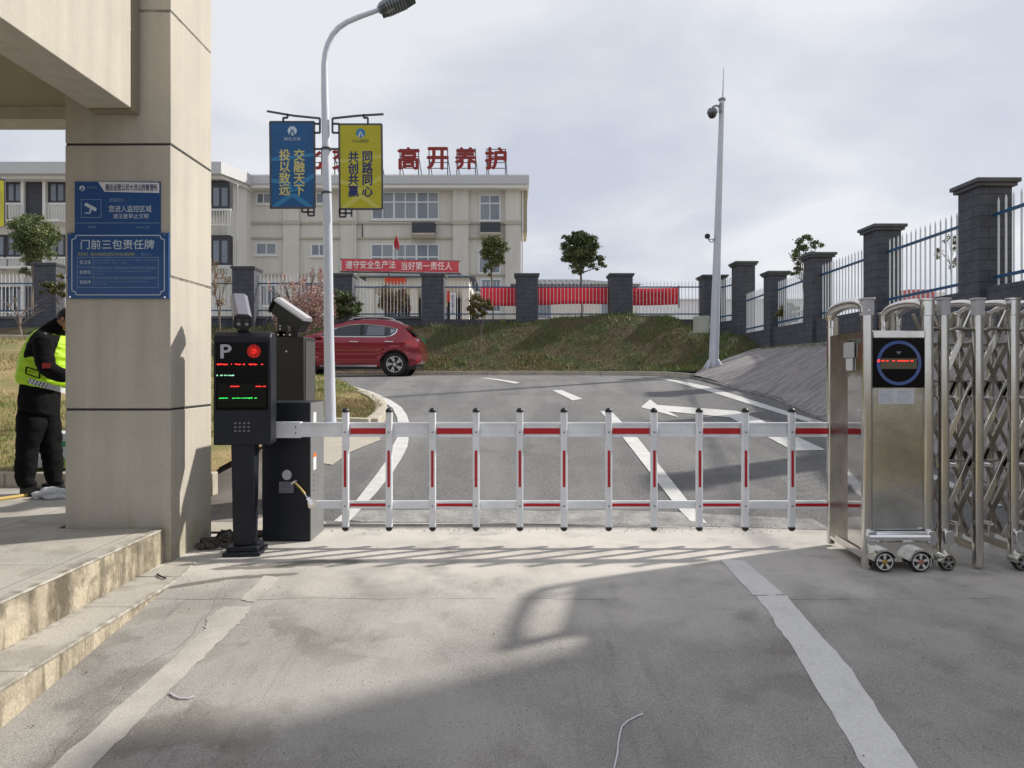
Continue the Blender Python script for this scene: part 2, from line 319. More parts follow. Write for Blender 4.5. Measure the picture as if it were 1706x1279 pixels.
# brick courses on the slate piers (blocks 0.5 x 0.16 m)
def brick_fac(n, l, s, vec):
    row = math_(n, l, 'DIVIDE', s[2], .165)
    fz = math_(n, l, 'FRACT', row); fl = math_(n, l, 'FLOOR', row)
    hor = math_(n, l, 'LESS_THAN', fz, .09)
    u = math_(n, l, 'ADD', math_(n, l, 'DIVIDE', math_(n, l, 'ADD', s[0], s[1]), .42), math_(n, l, 'MULTIPLY', fl, .5))
    ver = math_(n, l, 'LESS_THAN', math_(n, l, 'FRACT', u), .03)
    return math_(n, l, 'MAXIMUM', hor, ver)
dark_lines(M['brick'], brick_fac, (.03,.032,.038), .8)
def perf_fac(n, l, s, vec):
    u = math_(n, l, 'MULTIPLY', math_(n, l, 'ADD', s[0], s[2]), 46.); v = math_(n, l, 'MULTIPLY', math_(n, l, 'SUBTRACT', s[0], s[2]), 46.)
    fu = math_(n, l, 'ABSOLUTE', math_(n, l, 'SUBTRACT', math_(n, l, 'FRACT', u), .5)); fv = math_(n, l, 'ABSOLUTE', math_(n, l, 'SUBTRACT', math_(n, l, 'FRACT', v), .5))
    d = math_(n, l, 'ADD', math_(n, l, 'MULTIPLY', fu, fu), math_(n, l, 'MULTIPLY', fv, fv))
    dots = math_(n, l, 'LESS_THAN', d, .055)
    # a diagonal field of holes only
    q = math_(n, l, 'ADD', math_(n, l, 'MULTIPLY', s[2], 1.0), math_(n, l, 'MULTIPLY', s[0], .55))
    lo = math_(n, l, 'GREATER_THAN', q, .62)
    return math_(n, l, 'MULTIPLY', dots, lo)
dark_lines(M['perf'], perf_fac, (.05,.05,.045), .8)
def ridge_fac(n, l, s, vec):
    return math_(n, l, 'LESS_THAN', math_(n, l, 'FRACT', math_(n, l, 'MULTIPLY', s[0], 3.2)), .35)
dark_lines(M['tile'], ridge_fac, (.008,.022,.05), .8)
dark_lines(M['gtile'], ridge_fac, (.20,.21,.23), .55)
def slat_fac(n, l, s, vec):
    return math_(n, l, 'LESS_THAN', math_(n, l, 'FRACT', math_(n, l, 'MULTIPLY', s[2], 9.)), .3)
dark_lines(M['louvre'], slat_fac, (.10,.11,.13), .8)
def slabs(n, l, s, vec):
    a = math_(n, l, 'LESS_THAN', math_(n, l, 'FRACT', math_(n, l, 'DIVIDE', math_(n, l, 'ADD', s[0], 2.9), 1.15)), .008)
    b = math_(n, l, 'LESS_THAN', math_(n, l, 'FRACT', math_(n, l, 'DIVIDE', math_(n, l, 'ADD', s[1], .35), .95)), .009)
    return math_(n, l, 'MAXIMUM', a, b)
dark_lines(M['platform'], slabs, (.12,.11,.10), .75)
def slope_fac(n, l, s, vec):
    return ramp01(n, l, noise(n, l, vec, 1, 5, scale3=(1.2, 9, 3), w=2), .5, .62)
dark_lines(M['slope'], slope_fac, (.16,.147,.145), .7)

# ------------------------------------------------------------------ mesh helpers
ROOT = {}
def rootmat(o):
    while o is not None and o.parent is not None: o = o.parent
    return ROOT.get(o.name, Matrix()) if o is not None else Matrix()
def setp(o, label=None, cat=None, group=None, kind=None):
    if label: o['label'] = label
    if cat: o['category'] = cat
    if group: o['group'] = group
    if kind: o['kind'] = kind
    return o
def thing(name, label, cat, loc=(0,0,0), rz=0, group=None):
    o = bpy.data.objects.new(name, None); COL.objects.link(o); o.location = loc; o.rotation_euler = (0, 0, rz)
    o.empty_display_size = .2
    ROOT[o.name] = Matrix.Translation(Vector(loc)) @ Matrix.Rotation(rz, 4, 'Z')
    return setp(o, label, cat, group)
def copytree(o, loc=None, rz=None, label=None, **kw):
    def rec(a, par):
        c = a.copy(); COL.objects.link(c)
        if par: c.parent = par
        for ch in KIDS.get(a.name, []): rec(ch, c)
        return c
    c = rec(o, None)
    if loc is not None: c.location = loc
    if rz is not None: c.rotation_euler = (0, 0, rz)
    if label: c['label'] = label
    return c
KIDS = {}
class MB:
    def __init__(s): s.v = []; s.f = []; s.m = []; s.mi = 0; s.g = []
    def add(s, vs, fs, T=None):
        k = len(s.v); s.g.append((k, len(s.f)))
        s.v += [tuple(T @ Vector(p)) if T is not None else tuple(p) for p in vs]
        s.f += [tuple(i+k for i in f) for f in fs]; s.m += [s.mi]*len(fs); return s
    def box(s, x0, x1, y0, y1, z0, z1, T=None):
        return s.add([(x0,y0,z0),(x1,y0,z0),(x1,y1,z0),(x0,y1,z0),(x0,y0,z1),(x1,y0,z1),(x1,y1,z1),(x0,y1,z1)],
                     [(0,3,2,1),(4,5,6,7),(0,1,5,4),(1,2,6,5),(2,3,7,6),(3,0,4,7)], T)
    def bar(s, p, q, w_, h=None, up=(0,0,1)):
        p = Vector(p); q = Vector(q); d = (q-p).normalized(); up = Vector(up)
        if abs(d.dot(up)) > .99: up = Vector((1,0,0))
        a = d.cross(up).normalized(); b = a.cross(d).normalized(); h = w_ if h is None else h
        vs = []
        for c in (p, q):
            for i, j in ((-1,-1),(1,-1),(1,1),(-1,1)): vs.append(c + a*i*w_/2 + b*j*h/2)
        return s.add(vs, [(0,1,2,3),(7,6,5,4),(0,4,5,1),(1,5,6,2),(2,6,7,3),(3,7,4,0)])
    def tube(s, pts, r, n=10, cap=True, T=None):
        pts = [Vector(p) for p in pts]; rs = r if isinstance(r, (list, tuple)) else [r]*len(pts)
        vs = []; fs = []; prev = None
        for i, p in enumerate(pts):
            d = (pts[min(i+1, len(pts)-1)] - pts[max(i-1, 0)]).normalized()
            a = prev - d*prev.dot(d) if prev is not None else None
            if a is None or a.length < 1e-4:
                up = Vector((0,0,1)) if abs(d.z) < .95 else Vector((1,0,0)); a = d.cross(up)
            a.normalize(); prev = a; b = d.cross(a)
            for k in range(n):
                t = 2*math.pi*k/n; vs.append(p + (a*math.cos(t) + b*math.sin(t))*rs[i])
        for i in range(len(pts)-1):
            for k in range(n):
                fs.append((i*n+k, i*n+(k+1)%n, (i+1)*n+(k+1)%n, (i+1)*n+k))
        if cap: fs.append(tuple(range(n-1,-1,-1))); fs.append(tuple((len(pts)-1)*n+k for k in range(n)))
        return s.add(vs, fs, T)
    def cyl(s, p, q, r, n=20, r2=None, T=None): return s.tube([p, q], [r, r if r2 is None else r2], n, True, T)
    def lathe(s, prof, c, axis='z', n=24, T=None):
        vs = []; fs = []
        for (r, h) in prof:
            for k in range(n):
                t = 2*math.pi*k/n; a, b = r*math.cos(t), r*math.sin(t)
                vs.append({'z': (c[0]+a, c[1]+b, c[2]+h), 'y': (c[0]+a, c[1]+h, c[2]+b), 'x': (c[0]+h, c[1]+a, c[2]+b)}[axis])
        for i in range(len(prof)-1):
            for k in range(n): fs.append((i*n+k, i*n+(k+1)%n, (i+1)*n+(k+1)%n, (i+1)*n+k))
        fs.append(tuple(range(n-1,-1,-1))); fs.append(tuple((len(prof)-1)*n+k for k in range(n)))
        return s.add(vs, fs, T)
    def prism(s, poly, a0, a1, axis='y', T=None):
        """poly in the two other axes, pushed from a0 to a1 along axis"""
        def P(u, v, a): return {'y': (u, a, v), 'z': (u, v, a), 'x': (a, u, v)}[axis]
        n = len(poly); vs = [P(u, v, a0) for u, v in poly] + [P(u, v, a1) for u, v in poly]
        fs = [tuple(range(n)), tuple(range(2*n-1, n-1, -1))] + [(i, i+n, (i+1)%n+n, (i+1)%n) for i in range(n)]
        return s.add(vs, fs, T)
    def split(s, name, mats, parent=None, **kw):
        out = []; g = s.g + [(len(s.v), len(s.f))]
        for (v0, f0), (v1, f1) in zip(g[:-1], g[1:]):
            b = MB(); b.v = s.v[v0:v1]; b.f = [tuple(i-v0 for i in f) for f in s.f[f0:f1]]; b.m = s.m[f0:f1]; out.append(b.build(name, mats, parent, **kw))
        return out
    def build(s, name, mats, parent=None, bevel=0, smooth=False, ang=40, local=False, seg=2):
        me = bpy.data.meshes.new(name); V = s.v
        if parent is not None and not local:
            Mi = rootmat(parent).inverted(); V = [tuple(Mi @ Vector(p)) for p in V]
        me.from_pydata(V, [], s.f); me.validate(); 
        mats = mats if isinstance(mats, (list, tuple)) else [mats]
        for m in mats: me.materials.append(m)
        if len(mats) > 1 and len(me.polygons) == len(s.m): me.polygons.foreach_set('material_index', s.m)
        b = bmesh.new(); b.from_mesh(me); bmesh.ops.recalc_face_normals(b, faces=b.faces); b.to_mesh(me); b.free()
        o = bpy.data.objects.new(name, me); COL.objects.link(o)
        if parent is not None: o.parent = parent; KIDS.setdefault(parent.name, []).append(o)
        if bevel:
            md = o.modifiers.new('bevel', 'BEVEL'); md.width = bevel; md.segments = seg; md.limit_method = 'ANGLE'; md.angle_limit = R(35)
        if smooth or bevel:
            me.polygons.foreach_set('use_smooth', [True]*len(me.polygons)); me.set_sharp_from_angle(angle=R(ang))
        return o
def struct(o): o['kind'] = 'structure'; return o
def rect_pts(x0, x1, z0, z1, r=0, n=6):
    if not r: return [(x0,z0),(x1,z0),(x1,z1),(x0,z1)]
    out = []
    for cx, cz, a in ((x1-r,z0+r,-90),(x1-r,z1-r,0),(x0+r,z1-r,90),(x0+r,z0+r,180)):
        for k in range(n+1): t = R(a+90*k/n); out.append((cx+r*math.cos(t), cz+r*math.sin(t)))
    return out
def text_mesh(s, offset=0., line=1., ext=0.):
    cu = bpy.data.curves.new('t', 'FONT'); cu.body = s; cu.align_x = 'CENTER'; cu.size = 1; cu.offset = offset; cu.space_line = line
    cu.resolution_u = 3; cu.extrude = ext
    o = bpy.data.objects.new('t', cu); COL.objects.link(o)
    dg = bpy.context.evaluated_depsgraph_get(); me = bpy.data.meshes.new_from_object(o.evaluated_get(dg))
    v = [tuple(x.co) for x in me.vertices]; f = [tuple(p.vertices) for p in me.polygons]
    bpy.data.objects.remove(o); bpy.data.curves.remove(cu); bpy.data.meshes.remove(me)
    return v, f
def text(name, s, x0, x1, z0, z1, y, m, parent, bold=0., T=None, line=1., ext=0., local=False, mb=None):
    """writing fitted to the box x0..x1, z0..z1 on the plane y (facing -y), then moved by T"""
    v, f = text_mesh(s, 0, line, ext)
    xs = [p[0] for p in v]; ys = [p[1] for p in v]; zs = [p[2] for p in v]
    sx = (x1-x0)/(max(xs)-min(xs)); sz = (z1-z0)/(max(ys)-min(ys)); d = (max(zs)-min(zs))
    k = mb or MB(); B_ = bold*.75
    offs = [(0, 0)] if not bold else [(0,0),(-B_,0),(B_,0),(0,-B_*.7),(0,B_*.7)]
    for i, (ox, oz) in enumerate(offs):
        k.add([(x0+(p[0]+ox-min(xs))*sx, y - (p[2]-min(zs)) - .0002*i*(8 if ext else 1), z0+(p[1]+oz-min(ys))*sz) for p in v], f, T)
    return k if mb is not None else k.build(name, m, parent, local=local)
def px(x, y, D): return ((x-CX)*D/F, D, EYE-(y-HY)*D/F)

# ------------------------------------------------------------------ terrain
def P(Y):
    """height of the drive: it climbs to the gate, is level under it, climbs on to a crest"""
    if Y < 5.0: return max(-.11*(5.0-Y), -1.1)
    if Y < 6.6: return 0.
    z = .12*(Y-6.6)
    if Y > 17: z = 1.248 + .17*(1-math.exp(-(Y-17)/1.45*1.02))
    return z
def G(x, y, off=0.):
    lo, prev = 1.2, None; dx, dz = (x-CX)/F, -(y-HY)/F
    Y = 1.2
    while Y < 60:
        if EYE + dz*Y <= P(Y)+off: break
        Y += .01
    return (dx*Y, Y)
def sheet(name, poly, hf, off, m, step=.25, stepx=None, kind='structure', thick=0, y_only=True):
    b = bmesh.new(); vs = [b.verts.new((x, y, 0)) for x, y in poly]; b.faces.new(vs)
    xs = [p[0] for p in poly]; ys = [p[1] for p in poly]
    def cuts(ax, lo, hi, st):
        k = math.ceil(lo/st)
        while k*st < hi:
            no = (1,0,0) if ax == 0 else (0,1,0); co = (k*st,0,0) if ax == 0 else (0,k*st,0)
            bmesh.ops.bisect_plane(b, geom=b.verts[:]+b.edges[:]+b.faces[:], plane_co=co, plane_no=no); k += 1
    cuts(1, min(ys), max(ys), step)
    if stepx: cuts(0, min(xs), max(xs), stepx)
    bmesh.ops.triangulate(b, faces=[f for f in b.faces if len(f.verts) > 4])
    for v in b.verts: v.co.z = hf(v.co.x, v.co.y)+off
    for f in b.faces:
        f.smooth = True
        if f.normal.z < 0: pass
    bmesh.ops.recalc_face_normals(b, faces=b.faces)
    b.normal_update()
    if sum(f.normal.z for f in b.faces) < 0: bmesh.ops.reverse_faces(b, faces=b.faces)
    me = bpy.data.meshes.new(name); b.to_mesh(me); b.free(); me.materials.append(m)
    o = bpy.data.objects.new(name, me); COL.objects.link(o)
    if kind: o['kind'] = kind
    return o
hP = lambda x, y: P(y)
def sm(t): t = max(0., min(1., t)); return t*t*(3-2*t)
def wob(x, y): return .5*math.sin(x*1.3+y*.7)+.3*math.sin(x*2.9-y*1.7+1)+.2*math.sin(x*.5+y*3.1)
def hlawn(x, y):
    z = P(y)+.13
    t = sm((-x-4.5)/6.5)
    z += t*max(0, min(1, (y-7.8)/8.5))*.86 + .18*sm((y-7.6)/1.5)*sm((-x-3)/1.)*.6
    return z + .02*wob(x*2, y*2)
def hbank(x, y):
    t = sm((y-22.0)/3.0)*.55 + max(0, min(1, (y-22)/2.6))*.45
    top = 3.12 + .33*sm((x+3)/6.) + .12*sm((x-2)/1.5)
    z = 1.52 + (top-1.52)*t
    # comes forward round the corner on the right
    if x > 3: z = z*(1-sm((x-5.4)/1.9)) + sm((x-5.4)/1.9)*(1.46 + 1.25*sm((y-17.8)/5.4))
    return z + .05*wob(x, y)*min(1, (y-20)*.3 if y > 20 else .1)
XR = lambda y: 5.5 if y < 14.5 else 5.5-(y-14.5)*.26    # right edge of the drive
def hslope(x, y):
    t = (x-XR(y))/(7.2-XR(y)); return P(y)+.05 + (2.2-P(y)-.05)*max(0, min(1, t)) + .012*wob(x*3, y*3)

# ground: one sheet to the horizon, below everything laid on it
def hground(x, y):
    z = P(y) - .06
    far = sm((y-26)/8); z += far*1.2
    z += sm((x-9.5)/4)*.9 if y < 26 else 0
    if y > 17 and y <= 26: z = P(y)-.06
    return z - .3*sm((abs(x)-12)/10)*(1 if y < 26 else 0)
mb = MB(); gx = [-900,-300,-120,-60,-40,-28] + [-22+i*1. for i in range(45)] + [28,40,60,120,300,900]
gy = [-300,-60,-20,-8] + [-5+i*.5 for i in range(64)] + [28,30,33,40,60,90,150,300,900]
nx = len(gx)
mb.v = [(x, y, hground(x, y)) for y in gy for x in gx]
mb.f = [(j*nx+i, j*nx+i+1, (j+1)*nx+i+1, (j+1)*nx+i) for j in range(len(gy)-1) for i in range(nx-1)]; mb.m = [0]*len(mb.f)
struct(mb.build('ground', M['soil'], smooth=True))

# the worn level apron under the gate and the drive in front of it
edgeA = [G(355,862), G(440,862), G(540,868), G(700,871), G(860,873), G(1000,875), G(1200,878), G(1390,884)]
edgeA = [(-8.5, 6.55)] + edgeA + [(4.5, 6.42), (9.3, 6.42)]
struct(sheet('apron', edgeA + [(9.3, -4), (-8.5, -4)], hP, 0, M['concrete']))
patch = [(x, y-.012) for x, y in edgeA[1:-2]] + [(3.9, 6.40), (3.9, 5.05), (2.2, 4.95), (1.1, 4.72), (.2, 4.62), (-.6, 4.2), (-1.3, 4.35), (-1.9, 4.0), (-2.35, 4.6), (-2.6, 5.2), (-2.68,5.6), (-3.6, 6.0)]
# drive beyond the gate
left = [G(540,870), G(541,800), G(545,775), G(600,728), G(650,735)]
road = [(x, y) for x, y in edgeA[2:-2]][::-1]
roadpoly = [(-8.6, 6.58)] + [(x, y+.002) for x, y in edgeA[1:]] + [(XR(8), 8.0), (XR(12), 12.), (XR(14.5), 14.5), (XR(16), 16.), (4.75, 18.0), (4.3, 19.4), (3.4, 20.6), (2.0, 21.4), (0, 21.9), (-4, 22.05), (-30, 22.05), (-30, 17.2), (-8.6, 17.2)]
roadpoly = [p for i, p in enumerate(roadpoly) if not (i == 1)]
struct(sheet('road', roadpoly, hP, -.004, M['asphalt']))
grit = [(-1.75, 6.63)] + [(x, y+.012) for x, y in edgeA[3:-2]] + [(3.0, 6.9)] + [G(1300,862), G(1200,857), G(1100,852), G(1000,850), G(900,852), G(800,846), G(700,850), G(600,850)]
struct(sheet('gritty_road_edge', grit, hP, 0, M['grit']))
struct(sheet('brown_side_lane', [(-8.4, 6.75), (-2.55, 6.75), (-2.35, 8.9), (-2.5, 9.2), (-3.2, 9.75), (-8.4, 9.75)], hP, .0, M['oldasphalt']))
struct(sheet('pavement', [(-8.3, 9.76), (-3.1, 9.76), (-2.52, 9.1), (-2.34, 9.0), (-2.28, 9.7), (-2.0, 10.5), (-2.2, 11.2), (-2.6, 11.5), (-8.3, 11.5)], hP, .006, M['pave']))
struct(sheet('pavement', [(-6, 6.42), (-2.25, 6.42), (-2.25, 6.74), (-6, 6.74)], hP, .02, M['pave']))

# road markings
def mark(name, pts, m='paint', off=.004):
    return struct(sheet(name, [G(*p) for p in pts], hP, off, M[m]))
mark('road_marking', [(920,650),(936,650),(971,664.5),(954,667)])
mark('road_marking', [(795,629.5),(815,630),(867,637.5),(858,639)])
mark('road_marking', [(1000,685),(1018,685),(1063,730),(1146,835),(1178,872),(1150,869),(1130,848),(1040,732)])
mark('road_marking', [(1097,631),(1112,631.5),(1180,644),(1260,669),(1320,688),(1384,707),(1384,715),(1320,695),(1258,676),(1175,650)])
struct(sheet('road_marking', [(5.30, 12.1), (5.22,12.1), (5.05, 7.3), (5.2, 7.3)], hP, .004, M['paint']))
mark('direction_arrow', [(1068,678.5),(1083,665.5),(1095,674.6),(1228,684.7),(1262,697),(1376,750),(1322,751),(1216,695.5),(1113.5,685.6),(1132,695.5)])
outer = [(527,628),(573,638.5),(622,653.5),(652,667),(669,678.6),(678,692),(682,705),(681,729),(679,744),(670,762),(655.5,785),(628,820),(600,850),(580,871)]
inner = [(527,629.6),(560,638.5),(597.5,650),(618,659),(637,668),(654,680),(661.6,695),(663,705),(661.6,729),(655,741),(644,767),(622,797.5),(585,845),(556,869)]
mark('road_marking', outer + inner[::-1])
def rag(pts, n=6, a=2.2):
    out = []
    for i in range(len(pts)):
        p, q = pts[i], pts[(i+1) % len(pts)]
        for k in range(n):
            t = k/n; out.append((p[0]+(q[0]-p[0])*t + random.uniform(-a, a)*(k > 0), p[1]+(q[1]-p[1])*t + random.uniform(-a, a)*.4*(k > 0)))
    return out
mark('worn_road_marking', rag([(1199,932),(1241,935),(1306,991),(1284,993),(1254,992)], 5, 1.6), 'oldpaint')
mark('worn_road_marking', rag([(1260,993.5),(1310,992),(1419,1117),(1560,1330),(1470,1330),(1323,1084)], 12, 2.5), 'oldpaint')
mark('worn_road_marking', rag([(40,1320),(340,1052),(346,1030),(372,1012),(424,1010),(392,1045),(300,1135),(115,1320)], 12, 3), 'faintpaint')
mark('worn_road_marking', rag([(400,1000),(440,960),(470,962),(424,1004)], 4, 2), 'faintpaint')

# left lawn with its kerb stones (island beside the drive)
isl = [G(619,702,.1), G(629.6,694,.1), G(635,683,.1), G(634,674,.1), G(622,662.6,.1), G(599,653.5,.1), G(576,645,.1), G(540,634.5,.1)]
isl += [(-6.4, 17.15), (-9, 17.25), (-30, 17.3)]
lawn = [(-8.2, 11.55), (-3.0, 11.5)] + isl + [(-30, 7.46), (-2.95, 7.46), (-2.95,7.5), (-8.2,7.5)]
lawn = [(-3.2, 11.45)] + isl + [(-30, 11.45)]
def inset(poly, d):
    n = len(poly); out = []
    for i in range(n):
        a, b, c = Vector(poly[i-1]), Vector(poly[i]), Vector(poly[(i+1) % n])
        t = ((b-a).normalized() + (c-b).normalized()).normalized(); out.append(tuple(b + Vector((-t.y, t.x))*d))
    return out
struct(sheet('lawn', lawn, hlawn, 0, M['lawn'], step=.3, stepx=.6))
# the lawn behind the pillar, beyond the platform
struct(sheet('lawn', [(-30, 7.55), (-3.3, 7.55), (-3.3, 11.45), (-30, 11.45)], lambda x, y: hlawn(x, y) + .06*sm((y-7.5)/.4) + .1*(1-sm((y-7.6)/2)), 0, M['lawn'], step=.3, stepx=.6))
def kerb(name, pts, hf, w_=.13, h=.13, m='kerb'):
    """kerb stones laid end to end along pts"""
    mb = MB(); L_ = 0; seg = []
    for a, b in zip(pts[:-1], pts[1:]):
        a, b = Vector(a), Vector(b); d = (b-a); n = max(1, round(d.length/.75))
        for k in range(n): seg.append((a+d*k/n, a+d*(k+1)/n))
    for a, b in seg:
        d = (b-a).normalized(); a2, b2 = a+d*.004, b-d*.004; nn = Vector((-d.y, d.x))*w_/2
        za, zb = hf(a.x, a.y), hf(b.x, b.y)
        mb.add([(a2.x-nn.x,a2.y-nn.y,za-.1),(b2.x-nn.x,b2.y-nn.y,zb-.1),(b2.x+nn.x,b2.y+nn.y,zb-.1),(a2.x+nn.x,a2.y+nn.y,za-.1),
                (a2.x-nn.x,a2.y-nn.y,za+h),(b2.x-nn.x,b2.y-nn.y,zb+h),(b2.x+nn.x,b2.y+nn.y,zb+h),(a2.x+nn.x,a2.y+nn.y,za+h)],
               [(0,3,2,1),(4,5,6,7),(0,1,5,4),(1,2,6,5),(2,3,7,6),(3,0,4,7)])
    return struct(mb.build(name, M[m], bevel=.012))
kerb('kerb', [(-3.3, 11.4), (-2.75, 11.55)] + isl, hP, .22, .15)
kerb('kerb', [(-30, 7.46), (-3.2, 7.46)], lambda x, y: .27, .14, .15)
kerb('kerb', [(-30, 16.9), (-12, 16.9), (-7.5, 17.1)], lambda x, y: hlawn(x, y)-.03, .12, .12)
kerb('kerb', [(-30, 8.6), (-4, 8.6)], lambda x, y: hlawn(x, y)+.02, .16, .06)
far = [(-30, 22.1), (-4, 22.1), (0, 21.95), (2.05, 21.45), (3.45, 20.65), (4.3, 19.5), (4.72, 18.1)]
kerb('kerb', far, hP, .16, .13)
bank = [(-30, 22.15), (-4, 22.15), (0, 22.0), (2.1, 21.5), (3.5, 20.7), (4.35, 19.45), (4.75, 18.2), (5.6, 18.6), (6.3, 19.3), (7.1, 19.8), (7.7, 21.), (7.9, 26.5), (-30, 26.5)]
struct(sheet('bank', bank, hbank, 0, M['bank'], step=.3, stepx=.4))
struct(sheet('concrete_slope', [(XR(3)+.0, 3.), (5.5, 8), (5.5, 12), (5.5, 14.5), (XR(16), 16), (4.72, 18.05), (5.2, 18.6), (6.3, 19.6), (7.5, 20.6), (7.6, 20.6), (7.3, 12), (7.1, 3.)], hslope, 0, M['slope'], step=.3, stepx=.3))
kerb('slope_kerb', [(5.46, 7.0), (5.46, 14.5), (XR(16)-.04, 16), (4.72, 18.0)], hP, .08, .05, 'slope')
struct(sheet('plateau', [(7.25, -2), (60, -2), (60, 26), (8.2, 26), (7.9, 21)], lambda x, y: 2.55, 0, M['lawn'], step=4, stepx=8))
struct(sheet('courtyard', [(-60, 26.2), (60, 26.2), (60, 60), (-60, 60)], lambda x, y: 2.75, 0, M['pave'], step=8, stepx=16))

# grass
def blades(name, pts, h, w_, m, seed=1, lean=.5):
    r = np.random.default_rng(seed); n = len(pts); pts = np.array(pts)
    a = r.uniform(0, 2*np.pi, n); hh = h*r.uniform(.4, 1.2, n); ww = w_*r.uniform(.6, 1.3, n); b = r.uniform(0, 2*np.pi, n); ln = lean*r.uniform(0, 1, n)*hh
    V = np.zeros((n, 3, 3)); V[:, 0] = pts; V[:, 1] = pts; V[:, 2] = pts
    V[:, 0, 0] -= np.cos(a)*ww; V[:, 0, 1] -= np.sin(a)*ww; V[:, 1, 0] += np.cos(a)*ww; V[:, 1, 1] += np.sin(a)*ww
    V[:, 2, 0] += np.cos(b)*ln; V[:, 2, 1] += np.sin(b)*ln; V[:, 2, 2] += hh
    V[:, :2, 2] -= .01
    me = bpy.data.meshes.new(name); me.from_pydata(V.reshape(-1, 3).tolist(), [], [(3*i, 3*i+1, 3*i+2) for i in range(n)])
    me.materials.append(m); o = bpy.data.objects.new(name, me); COL.objects.link(o); o['kind'] = 'stuff'
    return setp(o)
def inside(x, y, poly):
    c = False; n = len(poly)
    for i in range(n):
        (x1, y1), (x2, y2) = poly[i-1], poly[i]
        if (y1 > y) != (y2 > y) and x < (x2-x1)*(y-y1)/(y2-y1)+x1: c = not c
    return c
def scatter(poly, hf, n, x0, x1, y0, y1, keep=lambda x, y: True):
    out = []
    while len(out) < n:
        x, y = random.uniform(x0, x1), random.uniform(y0, y1)
        if inside(x, y, poly) and keep(x, y): out.append((x, y, hf(x, y)))
    return out
lawnin = inset(lawn, .12) if False else lawn
def strawy(x, y): return (x+3.0)**2/.55 + (y-12.55)**2/1.0 < 1 + .4*wob(x*4, y*4)
isp = scatter(lawn, hlawn, 15000, -7.5, -2.4, 11.5, 17.2, lambda x, y: not strawy(x, y))
o = blades('grass', isp, .07, .006, M['grass'], 1); setp(o, 'green grass of the kerbed island beside the drive', 'grass')
o = blades('dry_grass', scatter(lawn, hlawn, 9000, -4, -2.4, 11.5, 13.8, strawy), .07, .006, M['straw'], 2, 1.2); setp(o, 'straw coloured dry grass at the tip of the kerbed island', 'grass')
l2 = [(-30, 7.6), (-3.3, 7.6), (-3.3, 11.45), (-30, 11.45)]
h2 = lambda x, y: hlawn(x, y) + .06*sm((y-7.5)/.4) + .1*(1-sm((y-7.6)/2))
o = blades('grass', scatter(l2, h2, 22000, -9.5, -4.0, 7.6, 11.4), .06, .005, M['grass'], 3); setp(o, 'short green lawn behind the worker and the cream pillar', 'grass')
o = blades('dry_grass', scatter(lawn, hlawn, 12000, -14.5, -6.5, 11.5, 17, lambda x, y: wob(x*.7, y*.7) > -.35), .08, .009, M['straw'], 4, 1.0); setp(o, 'dry tan lawn rising towards the fence at far left', 'grass')
bk = scatter(bank, hbank, 60000, -17, 7.8, 18.2, 25.2, lambda x, y: y > 19 or x > 4.6)
o = blades('grass', bk, .075, .009, M['grassbank'], 5, .9); setp(o, 'rough olive grass covering the bank below the far fence', 'grass')
dark_lines(M['bank'], lambda n, l, s, vec: ramp01(n, l, noise(n, l, vec, 1.1, 10, w=2), .52, .58), (.085,.060,.035), .85)
tf = []
for _ in range(520):
    cx_, cy_ = random.uniform(-14, 7.2), random.uniform(19.2, 25)
    if not inside(cx_, cy_, bank): continue
    rr_ = random.uniform(.05, .22)
    for _k in range(random.randint(8, 34)):
        x, y = random.gauss(cx_, rr_), random.gauss(cy_, rr_*.7)
        if inside(x, y, bank): tf.append((x, y, hbank(x, y)))
o = blades('grass', tf, .20, .011, M['grass'], 15, .9); setp(o, 'taller green tufts and weeds standing out of the bank grass', 'grass')
tf = [(x+random.uniform(-.1,.1), y+random.uniform(-.12, .02), P(y)+.08) for x, y in [(far[i][0]+(far[i+1][0]-far[i][0])*t, far[i][1]+(far[i+1][1]-far[i][1])*t+.12) for i in range(1, 5) for t in [random.random() for _ in range(260)]] if wob(x*3, y) > -.2]
o = blades('grass', tf, .16, .009, M['grassbank'], 16, 1.0); setp(o, 'weeds leaning over the far kerb stones', 'weeds')
o = blades('dry_grass', scatter(bank, hbank, 5000, -9, 3, 21.9, 23.0, lambda x, y: wob(x*1.4, y*2) > .1), .10, .011, M['straw'], 6, 1.1); setp(o, 'patches of dry tan grass along the far kerb', 'grass')
o = blades('grass', [(x, y, hslope(min(x, 7.2), y)-.02 if x < 7.2 else 2.2) for x, y in [(7.05+random.gauss(0, .05), random.uniform(8, 19.5)) for _ in range(700)]], .10, .01, M['grass'], 7); setp(o, 'thin weeds along the foot of the slate wall on the right', 'weeds')
# loose grit and crumbs on the drive
def crumbs(name, pts, r0, r1, m, label):
    mb = MB()
    for (x, y, z) in pts:
        r = random.uniform(r0, r1); vs = []
        for i in range(6):
            d = Vector([(1,0,0),(-1,0,0),(0,1,0),(0,-1,0),(0,0,1),(0,0,-1)][i]); vs.append(Vector((x, y, z+r*.2)) + d*r*random.uniform(.5, 1.2)*(.6 if i > 3 else 1))
        mb.add(vs, [(0,2,4),(2,1,4),(1,3,4),(3,0,4),(2,0,5),(1,2,5),(3,1,5),(0,3,5)])
    o = mb.build(name, m); o['kind'] = 'stuff'; setp(o, label, 'grit'); return o
pts = [(random.gauss(-2.35, .12), random.uniform(3.2, 5.2)) for _ in range(60)] + [(random.uniform(-2.6, -1.5), random.gauss(5.15, .25)) for _ in range(110)] + [(random.uniform(-2, 3), random.uniform(2.2, 5)) for _ in range(60)]
crumbs('grit', [(x, y, P(y)+.006) for x, y in pts if x > -2.36], .0015, .006, M['debris'], 'dark crumbs of grit scattered over the concrete drive')
